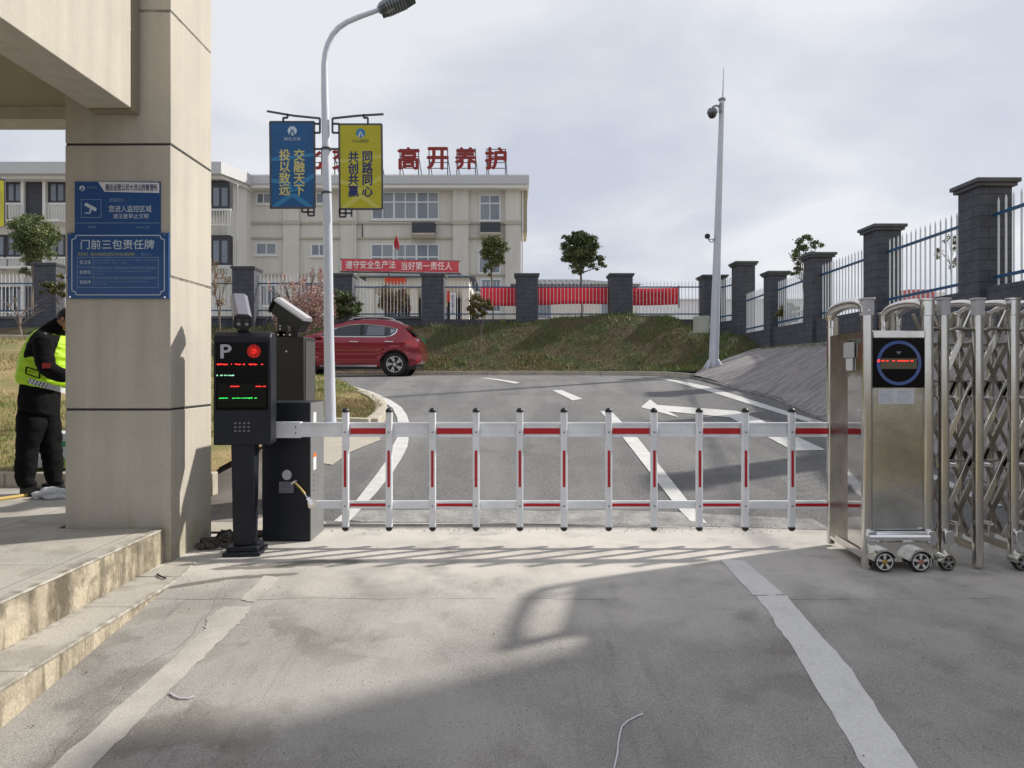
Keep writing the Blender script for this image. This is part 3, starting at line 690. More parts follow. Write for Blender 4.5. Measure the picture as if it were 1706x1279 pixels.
crumbs('grit', [(x, y, P(y)+.004) for x, y in [(random.uniform(-1.8, 2.6), random.gauss(6.62, .09)) for _ in range(700)]], .003, .009, M['grit'], 'pale grit along the ragged edge of the asphalt')
mb = MB(); 
for (cx_, cy_, rx, ry, n) in ((-1.55, 5.45, .55, .14, 60), (-1.75, 5.18, .28, .07, 40), (-2.3, 4.95, .2, .06, 30)):
    pass

# ------------------------------------------------------------------ platform and steps (left)
XP = -2.74
pf = MB(); pf.prism([(-30, -3), (XP, -3), (XP, 5.44), (-3.6, 5.44), (-3.6, 7.39), (-30, 7.39)], .254, .27, 'z')
o = struct(pf.build('platform', M['platform'], bevel=.006))
rs = MB(); rs.box(-30, XP-.004, -3, 5.436, -.9, .253); rs.box(-30, -3.604, 5.437, 7.386, -.3, .253); struct(rs.build('platform_base', M['riser']))
st = MB(); st.box(XP-.003, -2.42, -3, 5.05, -.016, .004); 
st.prism([(XP-.003, 5.05), (-2.42, 5.05), (-2.5, 5.5), (-2.67, 5.55)], -.06, .008, 'z')
struct(st.build('step', M['platform'], bevel=.006))
rs = MB(); rs.box(XP-.003, -2.425, -3, 5.02, -.95, -.017); struct(rs.build('step_base', M['riser']))

# ------------------------------------------------------------------ gatehouse: pillar, beams
PX0, PX1, PY0, PY1 = -3.535, -2.70, 5.46, 6.20
gh = thing('gatehouse', 'cream plastered gatehouse pillar carrying a deep overhead beam', 'building', (-3.1, 5.8, 0))
def shaft(z0, z1, ins=0.): return MB().box(PX0+ins, PX1-ins, PY0+ins, PY1-ins, z0, z1)
jz = [px(284, y, PY0)[2] for y in (682, 461, 240, 18)]
zs = [-.08] + jz + [4.9]
pm = MB()
for i in range(len(zs)-1): pm.box(PX0, PX1, PY0, PY1, zs[i]+(.009 if i else 0), zs[i+1]-.009)
pil = pm.build('pillar', M['plaster'], gh, bevel=.006)
for i, z in enumerate(jz):
    jm = MB(); jm.box(PX0+.006, PX1-.006, PY0+.006, PY1-.006, z-.009, z+.009); jm.build('joint', M['joint'] if i in (0, 2) else M['jointlight'], pil)
bz = px(0, 185, 5.42)[2]
bm = MB(); bm.box(-3.30, -2.955, -3., 5.36, bz, 5.6); bm.build('beam', M['plaster'], gh, bevel=.006)
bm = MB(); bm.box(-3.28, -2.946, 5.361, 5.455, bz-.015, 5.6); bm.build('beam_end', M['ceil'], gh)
bm = MB(); bm.box(-12, PX0-.003, 6.05, 6.32, 3.72, 3.83); bm.build('rear_beam', M['plaster'], gh)
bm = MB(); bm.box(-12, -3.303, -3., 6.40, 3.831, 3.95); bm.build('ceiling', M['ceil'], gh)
bm = MB(); bm.box(-12, -2.9, -3., 6.5, 5.601, 5.75); bm.build('roof', M['fascia'], gh)
bm = MB(); bm.box(-12, -3.31, -3., 5.4, 3.951, 5.60); bm.build('upper_wall', M['plaster'], gh)
# off to the right: unseen block added to cast shade over the drive in front
gr = thing('shade_block', 'unseen cream block added right of the folding gate to shade the drive', 'building', (8.5, 3.0, 0))
gm = MB(); gm.box(6.6, 9.5, .6, 6.85, -.6, 6.2); gm.build('wall', M['plaster'], gr)
gm = MB(); gm.box(6.4, 9.7, .4, 6.98, 6.201, 6.4); gm.build('roof', M['fascia'], gr)
gm = MB(); gm.box(6.56, 6.62, 2.2, 4.4, 1.2, 2.7); k_ = gm.build('window', M['wframe'], gr)
gm = MB(); gm.box(6.545, 6.565, 2.28, 4.32, 1.28, 2.62); gm.build('pane', M['glass'], k_)
# ------------------------------------------------------------------ signs on the pillar
SD = PY0
def SX(x): return (x-CX)*(SD-.02)/F
def SZ(y): return EYE-(y-HY)*(SD-.02)/F
s1 = thing('surveillance_sign', 'upper blue sign on the cream pillar with a white camera drawing', 'sign', (SX(195), SD, SZ(345)))
MB().prism(rect_pts(SX(124), SX(266), SZ(388), SZ(302)), SD-.016, SD-.001).build('board', M['signdark'], s1)
a = MB(); a.prism([(SX(163), SZ(302.5)), (SX(265), SZ(304)), (SX(265), SZ(321)), (SX(174), SZ(319))], SD-.0185, SD-.0165).build('header_strip', M['paper'], s1)
text('header_text', '随岳运营公司大洪山西管理所', SX(176), SX(262), SZ(317.5), SZ(306.5), SD-.020, M['textblue'], s1, bold=.02)
text('title_text', '您进入监控区域', SX(181), SX(252), SZ(353), SZ(342), SD-.018, M['signwhite'], s1, bold=.012)
text('subtitle_text', '请注意举止文明', SX(188), SX(247), SZ(364), SZ(355.5), SD-.018, M['signwhite'], s1, bold=.006)
text('notice_text', '温馨提示：', SX(181), SX(208), SZ(336), SZ(330), SD-.018, M['signpale'], s1)
a = MB(); 
for (x0, x1, y0, y1) in ((135,168,332.5,331.7),(135,168,362.5,361.7),(134.6,135.4,362.5,331.7),(167.6,168.4,362.5,331.7),(125,265,371.5,370.7)):
    a.box(SX(x0), SX(x1), SD-.018, SD-.0165, SZ(y0), SZ(y1))
a.build('sign_lines', M['signpale'], s1)
text('footer_text', '监督电话', SX(146), SX(160), SZ(380), SZ(376), SD-.018, M['signpale'], s1)
text('footer_text', '安全保卫部', SX(226), SX(249), SZ(380), SZ(376.5), SD-.018, M['signpale'], s1)
a = MB(); a.prism([(SX(143), SZ(337)), (SX(160), SZ(346)), (SX(160.5), SZ(351)), (SX(158), SZ(351.5)), (SX(140), SZ(341.5))], SD-.019, SD-.0165)
a.prism([(SX(149), SZ(345)), (SX(152), SZ(347)), (SX(151), SZ(354)), (SX(149), SZ(354))], SD-.019, SD-.0165); a.box(SX(141), SX(150), SD-.019, SD-.0165, SZ(355.5), SZ(353.8))
a.build('camera_drawing', M['signwhite'], s1)
def emblem(x0, z0, r, y, mats, parent, name='emblem'):
    a = MB(); n = 22
    ring = [(x0+r*math.cos(t), z0+r*math.sin(t)) for t in [2*math.pi*k/n for k in range(n)]]
    a.prism(ring, y-.0015, y); o = a.build(name, mats[0], parent)
    b = MB()
    b.prism([(x0-.62*r, z0-.78*r), (x0-.05*r, z0+.55*r), (x0+.02*r, z0+.1*r), (x0-.25*r, z0-.95*r)], y-.003, y-.0017)
    b.prism([(x0+.16*r, z0+.35*r), (x0+.6*r, z0-.75*r), (x0+.34*r, z0-.9*r), (x0+.03*r, z0+.02*r)], y-.003, y-.0017)
    b.build('emblem_mark', mats[1], o)
emblem(SX(136.5), SZ(313.5), .022, SD-.0165, (M['signwhite'], M['signdark']), s1)
text('company_text', '湖北交投', SX(144), SX(161), SZ(314), SZ(310), SD-.018, M['signpale'], s1)
s2 = thing('duty_sign', 'lower blue sign on the cream pillar with a white inner border and table', 'sign', (SX(196), SD, SZ(440)))
MB().prism(rect_pts(SX(112.5), SX(281), SZ(497), SZ(387.5)), SD-.020, SD-.0008).build('board', M['signdark'], s2)
a = MB(); x0, x1, y0, y1 = 120, 274, 392, 491; c = 7
pts = [(x0+c, y0), (x1-c, y0), (x1-c+1, y0+c-2), (x1, y0+c), (x1, y1-c), (x1-c+1, y1-c+2), (x1-c, y1), (x0+c, y1), (x0+c-1, y1-c+2), (x0, y1-c), (x0, y0+c), (x0+c-1, y0+c-2)]
for i in range(len(pts)):
    p, q = pts[i], pts[(i+1) % len(pts)]; a.bar((SX(p[0]), SD-.0215, SZ(p[1])), (SX(q[0]), SD-.0215, SZ(q[1])), .0062, .003, up=(0,1,0))
a.build('border_line', M['signwhite'], s2)
text('title_text', '门前三包责任牌', SX(135), SX(257), SZ(415), SZ(399), SD-.022, M['signwhite'], s2, bold=.012)
text('unit_text', '责任单位：湖北交投随岳运营公司大洪山西管理所', SX(130), SX(225), SZ(426), SZ(420.5), SD-.022, M['signyellow'], s2)
text('duty_text', '责任人：', SX(235), SX(253), SZ(426), SZ(421), SD-.022, M['signpale'], s2)
a = MB()
for y in (428.5, 445, 462, 478.5): a.box(SX(129), SX(264), SD-.022, SD-.0205, SZ(y+.35), SZ(y-.35))
for x in (129, 155.5, 264): a.box(SX(x-.35), SX(x+.35), SD-.0222, SD-.0206, SZ(478.5), SZ(428.5))
a.build('table_lines', M['signpale'], s2)
for i, (t, ls) in enumerate((('包卫生', ['负责门前区域清扫保洁，无垃圾、无污水、无杂物，保持环境整洁', '做到门前无痰迹、无烟头、无纸屑']), ('包绿化', ['负责维护门前绿化，不损坏花草树木，不在树木上钉钉挂物晾晒', '不向绿化带倾倒污水垃圾，及时清理绿地内的杂物枯枝落叶', '保护绿地']), ('包秩序', ['负责门前秩序，无乱搭建、无乱堆放、无乱张贴、无乱停放车辆', '不占道经营，不出店经营，及时劝阻制止各类不文明行为', '维护公共秩序']))):
    yc = 436.5+16.6*i
    text('row_title', t, SX(133), SX(152), SZ(yc+3), SZ(yc-3), SD-.022, M['signwhite'], s2, bold=.01)
    for j, s_ in enumerate(ls):
        wd = min(103, len(s_)*3.6); text('row_text', s_, SX(158), SX(158+wd), SZ(yc-2.2+4.4*j-(len(ls)-2)*2.0), SZ(yc-4.6+4.4*j-(len(ls)-2)*2.0), SD-.022, M['signpale'], s2)
for (x, y) in ((117, 389.5), (275, 390.5), (117, 494.5), (275, 495)):
    MB().cyl((SX(x), SD-.024, SZ(y)), (SX(x), SD-.019, SZ(y)), .008, 10).build('screw', M['chrome'], s2)

# ------------------------------------------------------------------ ticket kiosk with LED screens
kl = Vector((-2.215, 5.74, 0)); ka = R(6)
ki = thing('parking_terminal', 'black parking terminal with a lit LED screen and P beside the pillar', 'parking terminal', kl, ka)
def loc(mb, *a, **k): k['local'] = True; return mb.build(*a, **k)
hz0, hz1 = .905, 1.835
b = MB(); b.prism(rect_pts(-.148, .148, -.14, .14, .01), 0, .035, 'z'); b.prism(rect_pts(-.125, .125, -.115, .115, .01), .035, .075, 'z')
loc(b, 'base', M['chassis'], ki, bevel=.006)
b = MB(); b.add([(-.082,-.07,.076),(.082,-.07,.076),(.082,.06,.076),(-.082,.06,.076),(-.096,-.08,hz0+.02),(.096,-.08,hz0+.02),(.096,.06,hz0+.02),(-.096,.06,hz0+.02)],
                [(0,3,2,1),(4,5,6,7),(0,1,5,4),(1,2,6,5),(2,3,7,6),(3,0,4,7)]); loc(b, 'column', M['chassis'], ki, bevel=.008)
b = MB(); hp = [( -.105, hz0), (.10, hz0), (.10, hz1-.03), (.06, hz1), (-.06, hz1), (-.105, hz1-.045)]
b.prism(hp, -.228, .228, 'x'); head = loc(b, 'head', M['chassis'], ki, bevel=.014)
b = MB(); b.box(-.206, .206, -.1085, -.1055, 1.19, 1.745); scr = loc(b, 'screen', M['screen'], ki)
b = MB(); b.box(-.19, .19, -.1105, -.109, 1.215, 1.41); loc(b, 'lower_display', mat('display_face', (.007,.007,.006), .3, spec=.15), scr)
KY = -.1095
text('parking_letter', 'P', -.165, -.085, 1.615, 1.725, KY, M['pletter'], scr, bold=.03, local=True)
b = MB()
for ring in range(1, 8):
    for k in range(ring*4):
        t = 2*math.pi*(k+.5*(ring % 2))/(ring*4)+ring*.2; r_ = ring*.0073; x_, z_ = .095+r_*math.cos(t), 1.672+r_*math.sin(t); q = .0015 if ring > 3 else .0024
        b.box(x_-q, x_+q, KY-.001, KY, z_-q, z_+q)
loc(b, 'red_light', M['ledred'], scr)
def led(name, segs, z, m, h=.006):
    b = MB()
    for (x0, x1) in segs:
        x = x0
        while x < x1: b.box(x, x+.0055, KY-.0015-.0015*(z < 1.42), KY-.0015*(z < 1.42), z-h*random.uniform(.3, 1), z+h*random.uniform(.2, .9)); x += .0065
    loc(b, name, m, scr)
led('red_led_line', [(-.195,-.115),(-.085,-.08),(-.055,-.01),(.005,.02),(.055,.085),(.09,.12),(.15,.165)], 1.565, M['ledred'], .0065)
led('green_led_line', [(-.20,-.192),(-.17,-.155),(-.14,-.12),(-.105,-.06)], 1.475, M['ledpale'], .007)
led('red_led_line', [(-.09,-.02),(.11,.15),(.165,.19)], 1.385, M['ledred'], .005)
led('green_led_line', [(-.18,-.11),(-.075,-.01),(.0,.08),(.10,.115)], 1.29, M['ledgreen'], .0055)
b = MB()
for i in range(4):
    for j in range(3): b.prism([(-.052+i*.035+.010*math.cos(t), 1.085-j*.032+.008*math.sin(t)) for t in [k*math.pi/4 for k in range(8)]], -.110, -.1045)
loc(b, 'keypad', mat('keypad_metal', (.20,.20,.21), .4, .6), ki)
def cctv(root, T, L_, W_, H_, top, side, nose, thin=False):
    """box camera housing: +x is its nose direction, local coordinates moved by T"""
    b = MB(); lo_ = H_*.30 if thin else -H_*.1; pr = [(-W_/2, lo_), (-W_/2, H_*.42), (-W_*.30, H_*.62), (W_*.30, H_*.62), (W_/2, H_*.42), (W_/2, lo_)]
    b.prism(pr, -L_/2, L_/2+.03, 'x', T); o = loc(b, 'camera_hood', top, root, bevel=.004)
    b = MB(); pr = [(-W_*.46, -H_*.38), (-W_*.46, lo_-.001), (W_*.46, lo_-.001), (W_*.46, -H_*.38), (W_*.32, -H_*.6), (-W_*.32, -H_*.6)]
    b.prism(pr, -L_/2+.01, L_/2, 'x', T); b2 = loc(b, 'camera_body', side, root, bevel=.004)
    b = MB(); b.prism([(-W_*.52,-H_*.3),(-W_*.52,H_*.42),(-W_*.32,H_*.60),(W_*.32,H_*.60),(W_*.52,H_*.42),(W_*.52,-H_*.3),(W_*.34,-H_*.62),(-W_*.34,-H_*.62)], L_/2+.031, L_/2+.045, 'x', T)
    f = loc(b, 'camera_front', nose, root, bevel=.003)
    for s_ in (-1, 1):
        b = MB(); b.cyl((L_/2+.045, s_*W_*.23, -H_*.12), (L_/2+.052, s_*W_*.23, -H_*.12), W_*.11, 16, T=T); loc(b, 'lens', M['lampgrey'], f)
        b = MB(); b.cyl((L_/2+.045, s_*W_*.23, H_*.2), (L_/2+.05, s_*W_*.23, H_*.2), W_*.09, 16, T=T); loc(b, 'lens', M['lampdark'], f)
    return o
T = Matrix.Translation((-.02, -.02, 2.0)) @ Euler((0, R(32), R(-58)), 'XYZ').to_matrix().to_4x4()
T = Matrix.Translation((-.045, .01, 2.02)) @ Matrix.Rotation(R(-68), 4, 'Z') @ Matrix.Rotation(R(36), 4, 'Y')
cc = thing('surveillance_camera', 'grey box camera tilted down on top of the black parking terminal', 'camera', kl, ka)
cctv(cc, T, .30, .135, .115, M['camgrey'], M['charcoal'], M['black'])
b = MB(); b.box(-.055, .045, -.06, .04, 1.837, 1.85); b.box(-.035, .025, -.04, .02, 1.85, 1.96); loc(b, 'bracket', M['black'], cc, bevel=.003)
b = MB(); 
for z_ in (1.885, 1.915): b.cyl((.005, -.044, z_), (.005, -.04, z_), .006, 8)
b.split('bolt', M['chrome'], cc, local=True)
pts = [Vector((-.05+.12*math.sin(t), .14+.03*math.sin(t), 1.84+.10*(1-math.cos(t)))) for t in [k*math.pi/10 for k in range(11)]]

# rear cabinet with its own camera
rc = thing('rear_cabinet', 'tall charcoal cabinet standing behind the barrier cabinet', 'cabinet', (-2.39, 7.4, P(7.4)))
z7 = 1.872
b = MB(); b.box(-2.61, -2.17, 7.2, 7.62, P(7.4)-.03, z7); b.build('body', M['charcoal'], rc, bevel=.008)
b = MB(); b.box(-2.166, -2.163, 7.24, 7.58, .2, z7-.04); b.build('side_panel', mat('side_coat', (.060,.058,.058), .5), rc)
b = MB(); b.cyl(px(477,585,7.195), px(477,585,7.205), .010, 12); b.build('lock', M['chrome'], rc)
c2 = thing('surveillance_camera', 'long white topped camera pointing left above the tall charcoal cabinet', 'camera', (-2.3, 7.3, z7))
ROOT[c2.name] = Matrix.Translation((-2.3, 7.3, z7))
p0 = Vector(px(486, 526, 7.2)) - Vector((-2.3, 7.3, z7))
T = Matrix.Translation(p0) @ Matrix.Rotation(R(180-20), 4, 'Z') @ Matrix.Rotation(R(-31), 4, 'Y')
cctv(c2, T, .40, .15, .15, M['camwhite'], M['black'], M['black'], True)
b = MB(); b.box(-.22, .02, -.09, -.05, .0, .06); b.box(-.15, -.06, -.09, .0, .0, .20); b.box(-.02, .06, -.08, 0, .0, .14); loc(b, 'bracket', M['black'], c2, bevel=.004)
b = MB()
for i in range(4): b.cyl((-.2+i*.06, -.092, .02), (-.2+i*.06, -.097, .02), .008, 8)
for x_, z_ in ((-.12,.08),(-.12,.11),(.02,.09),(.02,.12)): b.cyl((x_, -.082, z_), (x_, -.098, z_), .007, 8)
b.split('bolt', M['chrome'], c2, local=True)
b = MB(); b.tube([(-.24, -.06, .21), (-.27, -.08, .13), (-.29, -.09, .06), (-.30, -.09, -.02), (-.26, -.095, -.05), (-.2, -.095, -.045), (-.17,-.095,-.01)], .006, 6); loc(b, 'cable', M['cable'], c2, smooth=True)

# ------------------------------------------------------------------ barrier
D = 6.05
bc = thing('boom_barrier', 'white boom barrier with red stripes lowered across the drive from a black cabinet', 'barrier', (-2.0, 6.3, 0))
bx0, bx1, bz1 = (437-CX)*6.12/F, (517-CX)*6.12/F, px(0, 670, 6.12)[2]
b = MB(); b.box(bx0, bx1-.004, 6.12, 6.55, -.01, bz1); cab = b.build('cabinet', M['chassis'], bc, bevel=.007)
b = MB(); b.box(bx1-.0035, bx1+.003, 6.124, 6.546, .004, bz1-.006); sd = b.build('side_panel', M['greyside'], cab)
b = MB(); b.box(bx1+.0035, bx1+.0045, 6.20, 6.29, 1.02, 1.14); b.build('sticker', M['paper'], sd)
b = MB(); b.mi = 0; b.box(bx1+.0035, bx1+.0045, 6.20, 6.29, .62, .775); k_ = b.build('sticker', M['paper'], sd)
b = MB(); b.box(bx1+.0048, bx1+.0056, 6.20, 6.29, .735, .775); b.build('sticker_band', M['orange'], k_)
for i in range(4):
    b = MB(); b.box(bx1+.0032, bx1+.0075, 6.2, 6.28, .57-.045*i, .583-.045*i); b.build('vent', M['camgrey'], sd)
b = MB(); q = px(478, 791, 6.115); b.prism([(q[0]+.042*math.cos(t), q[2]+.045*math.sin(t)) for t in [k*math.pi/14 for k in range(28)]], 6.113, 6.1195); b.build('round_label', M['camwhite'], cab)
b = MB(); q0, q1 = px(465, 821, 6.115), px(489, 802.5, 6.115); b.box(q0[0], q1[0], 6.114, 6.1195, q0[2], q1[2]); npl = b.build('nameplate', M['camgrey'], cab)
b = MB()
for i in range(5): b.box(q0[0]+.015, q1[0]-.015-.02*(i % 2), 6.1128, 6.1138, q1[2]-.018-.017*i, q1[2]-.014-.017*i)
b.build('plate_text', M['lampdark'], npl)
def bz(y): return px(0, y, D)[2]
def bX(x): return (x-CX)*D/F
zt, zb_ = bz(703.5), bz(727.5)
# profiled aluminium boom: proud top and bottom lips
y0 = D-.012; XE = 2.76
b = MB(); pr = [(y0-.004, zb_), (y0+.045, zb_), (y0+.045, zt), (y0-.004, zt), (y0-.004, zt-.018), (y0+.004, zt-.024), (y0+.004, zb_+.022), (y0-.004, zb_+.016)]
b.prism(pr, bX(502), XE, 'x'); boom = b.build('boom', M['white'], bc, bevel=.002)
b = MB(); b.box(bX(455), bX(502), y0-.014, y0+.055, zb_-.008, zt+.006); slv = b.build('boom_sleeve', M['white'], bc, bevel=.004)
for yy in (711, 721):
    b = MB(); q = px(493, yy, y0-.014); b.cyl((q[0], y0-.014, q[2]), (q[0], y0-.022, q[2]), .008, 10); b.build('bolt', M['chrome'], slv)
b = MB(); b.box(bX(440), bX(470), D+.02, 6.119, zb_+.005, zt-.005); b.build('boom_hub', M['chassis'], bc)
lz0, lz1 = bz(846.5), bz(834)
b = MB(); pr = [(y0, lz0), (y0+.03, lz0), (y0+.03, lz1), (y0, lz1)]; b.prism(pr, bX(519), XE, 'x'); lr = b.build('lower_rail', M['white'], bc, bevel=.002)
posts = [577.5, 649.5, 721.5, 793.5, 866, 939, 1013, 1088, 1163, 1239, 1316]
sx = [bX(x) for x in posts]
for i, x in enumerate(sx):
    b = MB(); zt_, zq = bz(686), bz(876)
    hw = .0285; b.prism([(x-hw, y0-.038), (x-hw+.006, y0-.046), (x+hw-.006, y0-.046), (x+hw, y0-.038), (x+hw, y0-.006), (x-hw, y0-.006)], zq, zt_, 'z')
    p = b.build('picket', M['white'], bc, bevel=.002)
    for z0_, s_ in ((zt_, 1), (zq, -1)):
        b = MB(); b.lathe([(.0315, 0), (.0315, s_*.008), (.029, s_*.02), (.021, s_*.031), (.010, s_*.037), (.002, s_*.038)], (x, y0-.026, z0_), 'z', 14)
        b.build('end_cap', M['black'], p, smooth=True)
    b = MB(); b.box(x-.011, x+.011, y0-.0485, y0-.0465, bz(809.5), bz(749)); b.build('red_strip', M['red'], p)
    for yy in (719, 841):
        z_ = bz(yy); b = MB(); b.lathe([(.0085, 0), (.0085, -.003), (.005, -.003), (.005, -.001)], (x, y0-.0465, z_), 'y', 10); b.build('rivet', M['lampgrey'], p)
ends = sx + [XE+.03]
for i in range(0, 11, 2):
    x0, x1 = ends[i]+.034, ends[i+1]-.034
    b = MB(); b.box(x0, x1, y0-.0005, y0+.0035, bz(722.5), bz(713)); b.build('red_strip', M['red'], boom)
    b = MB(); b.box(x0, x1, y0-.0025, y0-.0005, bz(843), bz(838)); b.build('red_strip', M['red'], lr)
# turnbuckle between cabinet and lower rail
tb = [px(490, 803, 6.08), px(500, 813, 6.06), px(508, 823, 6.05), px(517, 836, 6.03)]
b = MB(); b.tube(tb[:2]+tb[2:3], .011, 10); tbk = b.build('turnbuckle', M['gold'], bc, smooth=True)
b = MB(); b.tube([tb[2], tb[3]], .007, 8); b.bar(px(513, 829, 6.03), px(521, 841, 6.02), .03, .012, up=(0,1,0)); b.build('clevis', M['chrome'], tbk)
b = MB(); b.bar(px(486, 806, 6.1), px(495, 800, 6.08), .016); b.bar(px(490, 803, 6.12), px(490, 803, 6.07), .014); b.build('anchor', M['chrome'], tbk)
q = px(516, 840, 6.03); b = MB(); b.prism([(q[0]-.01, q[2]-.035), (q[0]+.06, q[2]-.03), (q[0]+.05, q[2]+.04), (q[0]-.005, q[2]+.05), (q[0]-.02, q[2]+.01)], y0-.006, y0-.001); b.build('rail_end_plate', M['chrome'], bc)

# ------------------------------------------------------------------ folding gate
GD = 5.27; GB = 5.98
fg = thing('folding_gate', 'stainless steel folding gate with drive head, wheels and round LED display', 'gate', (2.95, 5.6, 0))
def gX(x, d=GD): return (x-CX)*d/F
def gz(y, d=GD): return EYE-(y-HY)*d/F
ptop = gz(499)
def post(x, d, z0, z1, w_=.072, name='post', m='steel', cap=True, par=fg):
    b = MB(); b.prism(rect_pts(x-w_/2, x+w_/2, d-w_/2, d+w_/2, w_*.33, 5), z0, z1-.09 if cap else z1, 'z'); o = b.build(name, M[m], par, smooth=True, ang=60)
    if cap:
        b = MB(); b.prism(rect_pts(x-w_*.56, x+w_*.56, d-w_*.56, d+w_*.56, w_*.2, 3), z1-.12, z1-.004, 'z'); b.prism(rect_pts(x-w_*.7, x+w_*.7, d-w_*.62, d+w_*.62, w_*.25, 3), z1-.004, z1+.012, 'z')
        b.build('post_cap', M['camwhite'] if x in CAPW else M['steel'], o, bevel=.003)
    return o
x1, x2 = gX(1444), gX(1545); CAPW = [x1]
XL = (1388-CX)*GB/F
XL = x1+.03
post(x1, GD, .0, ptop); post(x2, GD, .03, ptop-.005)
post(x1+.055, GB, .02, ptop-.05, .06); post(x2+.05, GB, .02, ptop-.05, .06)
def arch(xa, ya, xb, yb, z0, zt, r=.03, name='arch', m='steel'):
    n = 14; pts = []
    for k in range(n+1):
        t = math.pi*k/n; u = (1-math.cos(t))/2; pts.append((xa+(xb-xa)*u, ya+(yb-ya)*u, z0+(zt-z0)*math.sin(t)**.6 if 0 < k < n else z0))
    b = MB(); b.tube(pts, r, 10); return b.build(name, M[m], fg, smooth=True)
arch(x1, GD, x1+.055, GB, ptop-.10, ptop+.0, .046); arch(x2, GD, x2+.05, GB, ptop-.12, ptop-.0, .036)
b = MB(); b.tube([(x1+.05, GB-.12, ptop-.3), (x1+.05, GB-.12, ptop-.09)], .02, 8); b.tube([(x2+.02, GB-.2, gz(552)), (x2+.02, GB-.2, ptop-.07)], .022, 8); b.tube([(x2-.09, GD+.3, gz(552)), (x2-.09, GD+.3, ptop-.14)], .02, 8); b.split('arch_strut', M['darksteel'], fg, smooth=True)
# housing: side sheet (mirror), front frame, panels
hzT = gz(551); hzb = gz(905)
b = MB(); b.add([(x1-.002, GD+.04, .06), (x1+.045, GB-.03, .06), (x1+.045, GB-.03, hzT), (x1-.002, GD+.04, hzT), (x1+.012, GD+.04, .06), (x1+.06, GB-.03, .06), (x1+.06, GB-.03, hzT), (x1+.012, GD+.04, hzT)], [(0,1,2,3),(4,7,6,5),(0,4,5,1),(1,5,6,2),(2,6,7,3),(3,7,4,0)])
side = b.build('side_panel', M['mirror'], fg)
b = MB(); b.bar((x1-.012, GD+.05, .10), (x1+.036, GB-.04, .10), .014, .06); b.bar((x1-.010, GD+.05, hzT-.03), (x1+.038, GB-.04, hzT-.03), .012, .05); b.split('side_trim', M['steel'], side)
b = MB(); q0 = Vector((x1+.009, GD+.22, gz(598))); b.box(x1-.008, x1+.004, GD+.19, GD+.36, 1.615, 1.74); bx = b.build('junction_box', M['camwhite'], side, bevel=.008)
b = MB(); b.box(x1-.004, x1+.006, GD+.22, GD+.32, 1.515, 1.61); b.build('side_label', M['paper'], side)
b = MB(); b.cyl((x1-.012, GD+.12, 1.20), (x1+.004, GD+.12, 1.20), .008, 10); b.build('bolt', M['chrome'], side)
b = MB(); b.box(x1+.02, x2-.02, GD+.05, GB-.06, .10, hzT-.01); b.build('housing', M['darksteel'], fg)
b = MB(); b.box(x1+.036, x2-.036, GD-.03, GD+.03, gz(563), hzT); b.build('top_bar', M['steel'], fg, bevel=.004)
b = MB(); b.box(x1+.036, x2-.036, GD-.012, GD+.02, gz(645), gz(564)); dsp = b.build('display', M['screen'], fg, bevel=.003)
cxd, czd = gX(1495.5), gz(604.5); y_ = GD-.0135
b = MB(); n = 40; ro, ri = .170, .146
for k in range(n):
    t0, t1 = 2*math.pi*k/n, 2*math.pi*(k+1)/n
    b.prism([(cxd+ri*math.cos(t0), czd+ri*math.sin(t0)), (cxd+ro*math.cos(t0), czd+ro*math.sin(t0)), (cxd+ro*math.cos(t1), czd+ro*math.sin(t1)), (cxd+ri*math.cos(t1), czd+ri*math.sin(t1))], y_-.006, y_)
b.build('ring', M['ringblue'], dsp)
b = MB(); b.box(cxd-.14, cxd+.14, y_-.002, y_-.0005, czd-.045, czd+.035); stp = b.build('text_strip', M['brownstrip'], dsp)
b = MB()
for (a0, a1) in ((-.13,-.11),(-.095,-.08),(-.05,-.03),(-.01,.075),(.09,.11)): b.box(cxd+a0, cxd+a1, y_-.0035, y_-.0022, czd+.013, czd+.020)
b.build('red_led_line', M['ledred'], stp)
b = MB(); b.cyl((cxd-.155, y_-.008, czd+.016), (cxd-.155, y_-.0055, czd+.016), .010, 12); b.build('red_led', M['ledred'], dsp)
b = MB(); b.prism([(cxd-.022, czd+.088), (cxd+.022, czd+.088), (cxd+.004, czd+.066), (cxd-.004, czd+.066)], y_-.002, y_-.0005); b.build('small_mark', M['camgrey'], dsp)
b = MB(); b.box(x1+.036, x2-.036, GD-.006, GD+.016, gz(884), gz(646)); fp = b.build('front_panel', M['perf'], fg)
b = MB(); b.box(gX(1462), gX(1522), GD-.009, GD-.0065, gz(672), gz(648.5)); lb = b.build('label', M['paper'], fp)
b = MB()
for i in range(7):
    for (u0, u1) in ((.06, .45), (.52, .94)):
        a0 = gX(1462)+(gX(1522)-gX(1462))*u0; a1 = gX(1462)+(gX(1522)-gX(1462))*(u1-.05*(i % 3)); z_ = gz(652)-.0125*i; b.box(a0, a1, GD-.0102, GD-.0092, z_-.0022, z_)
b.build('label_text', M['signpale'], lb)
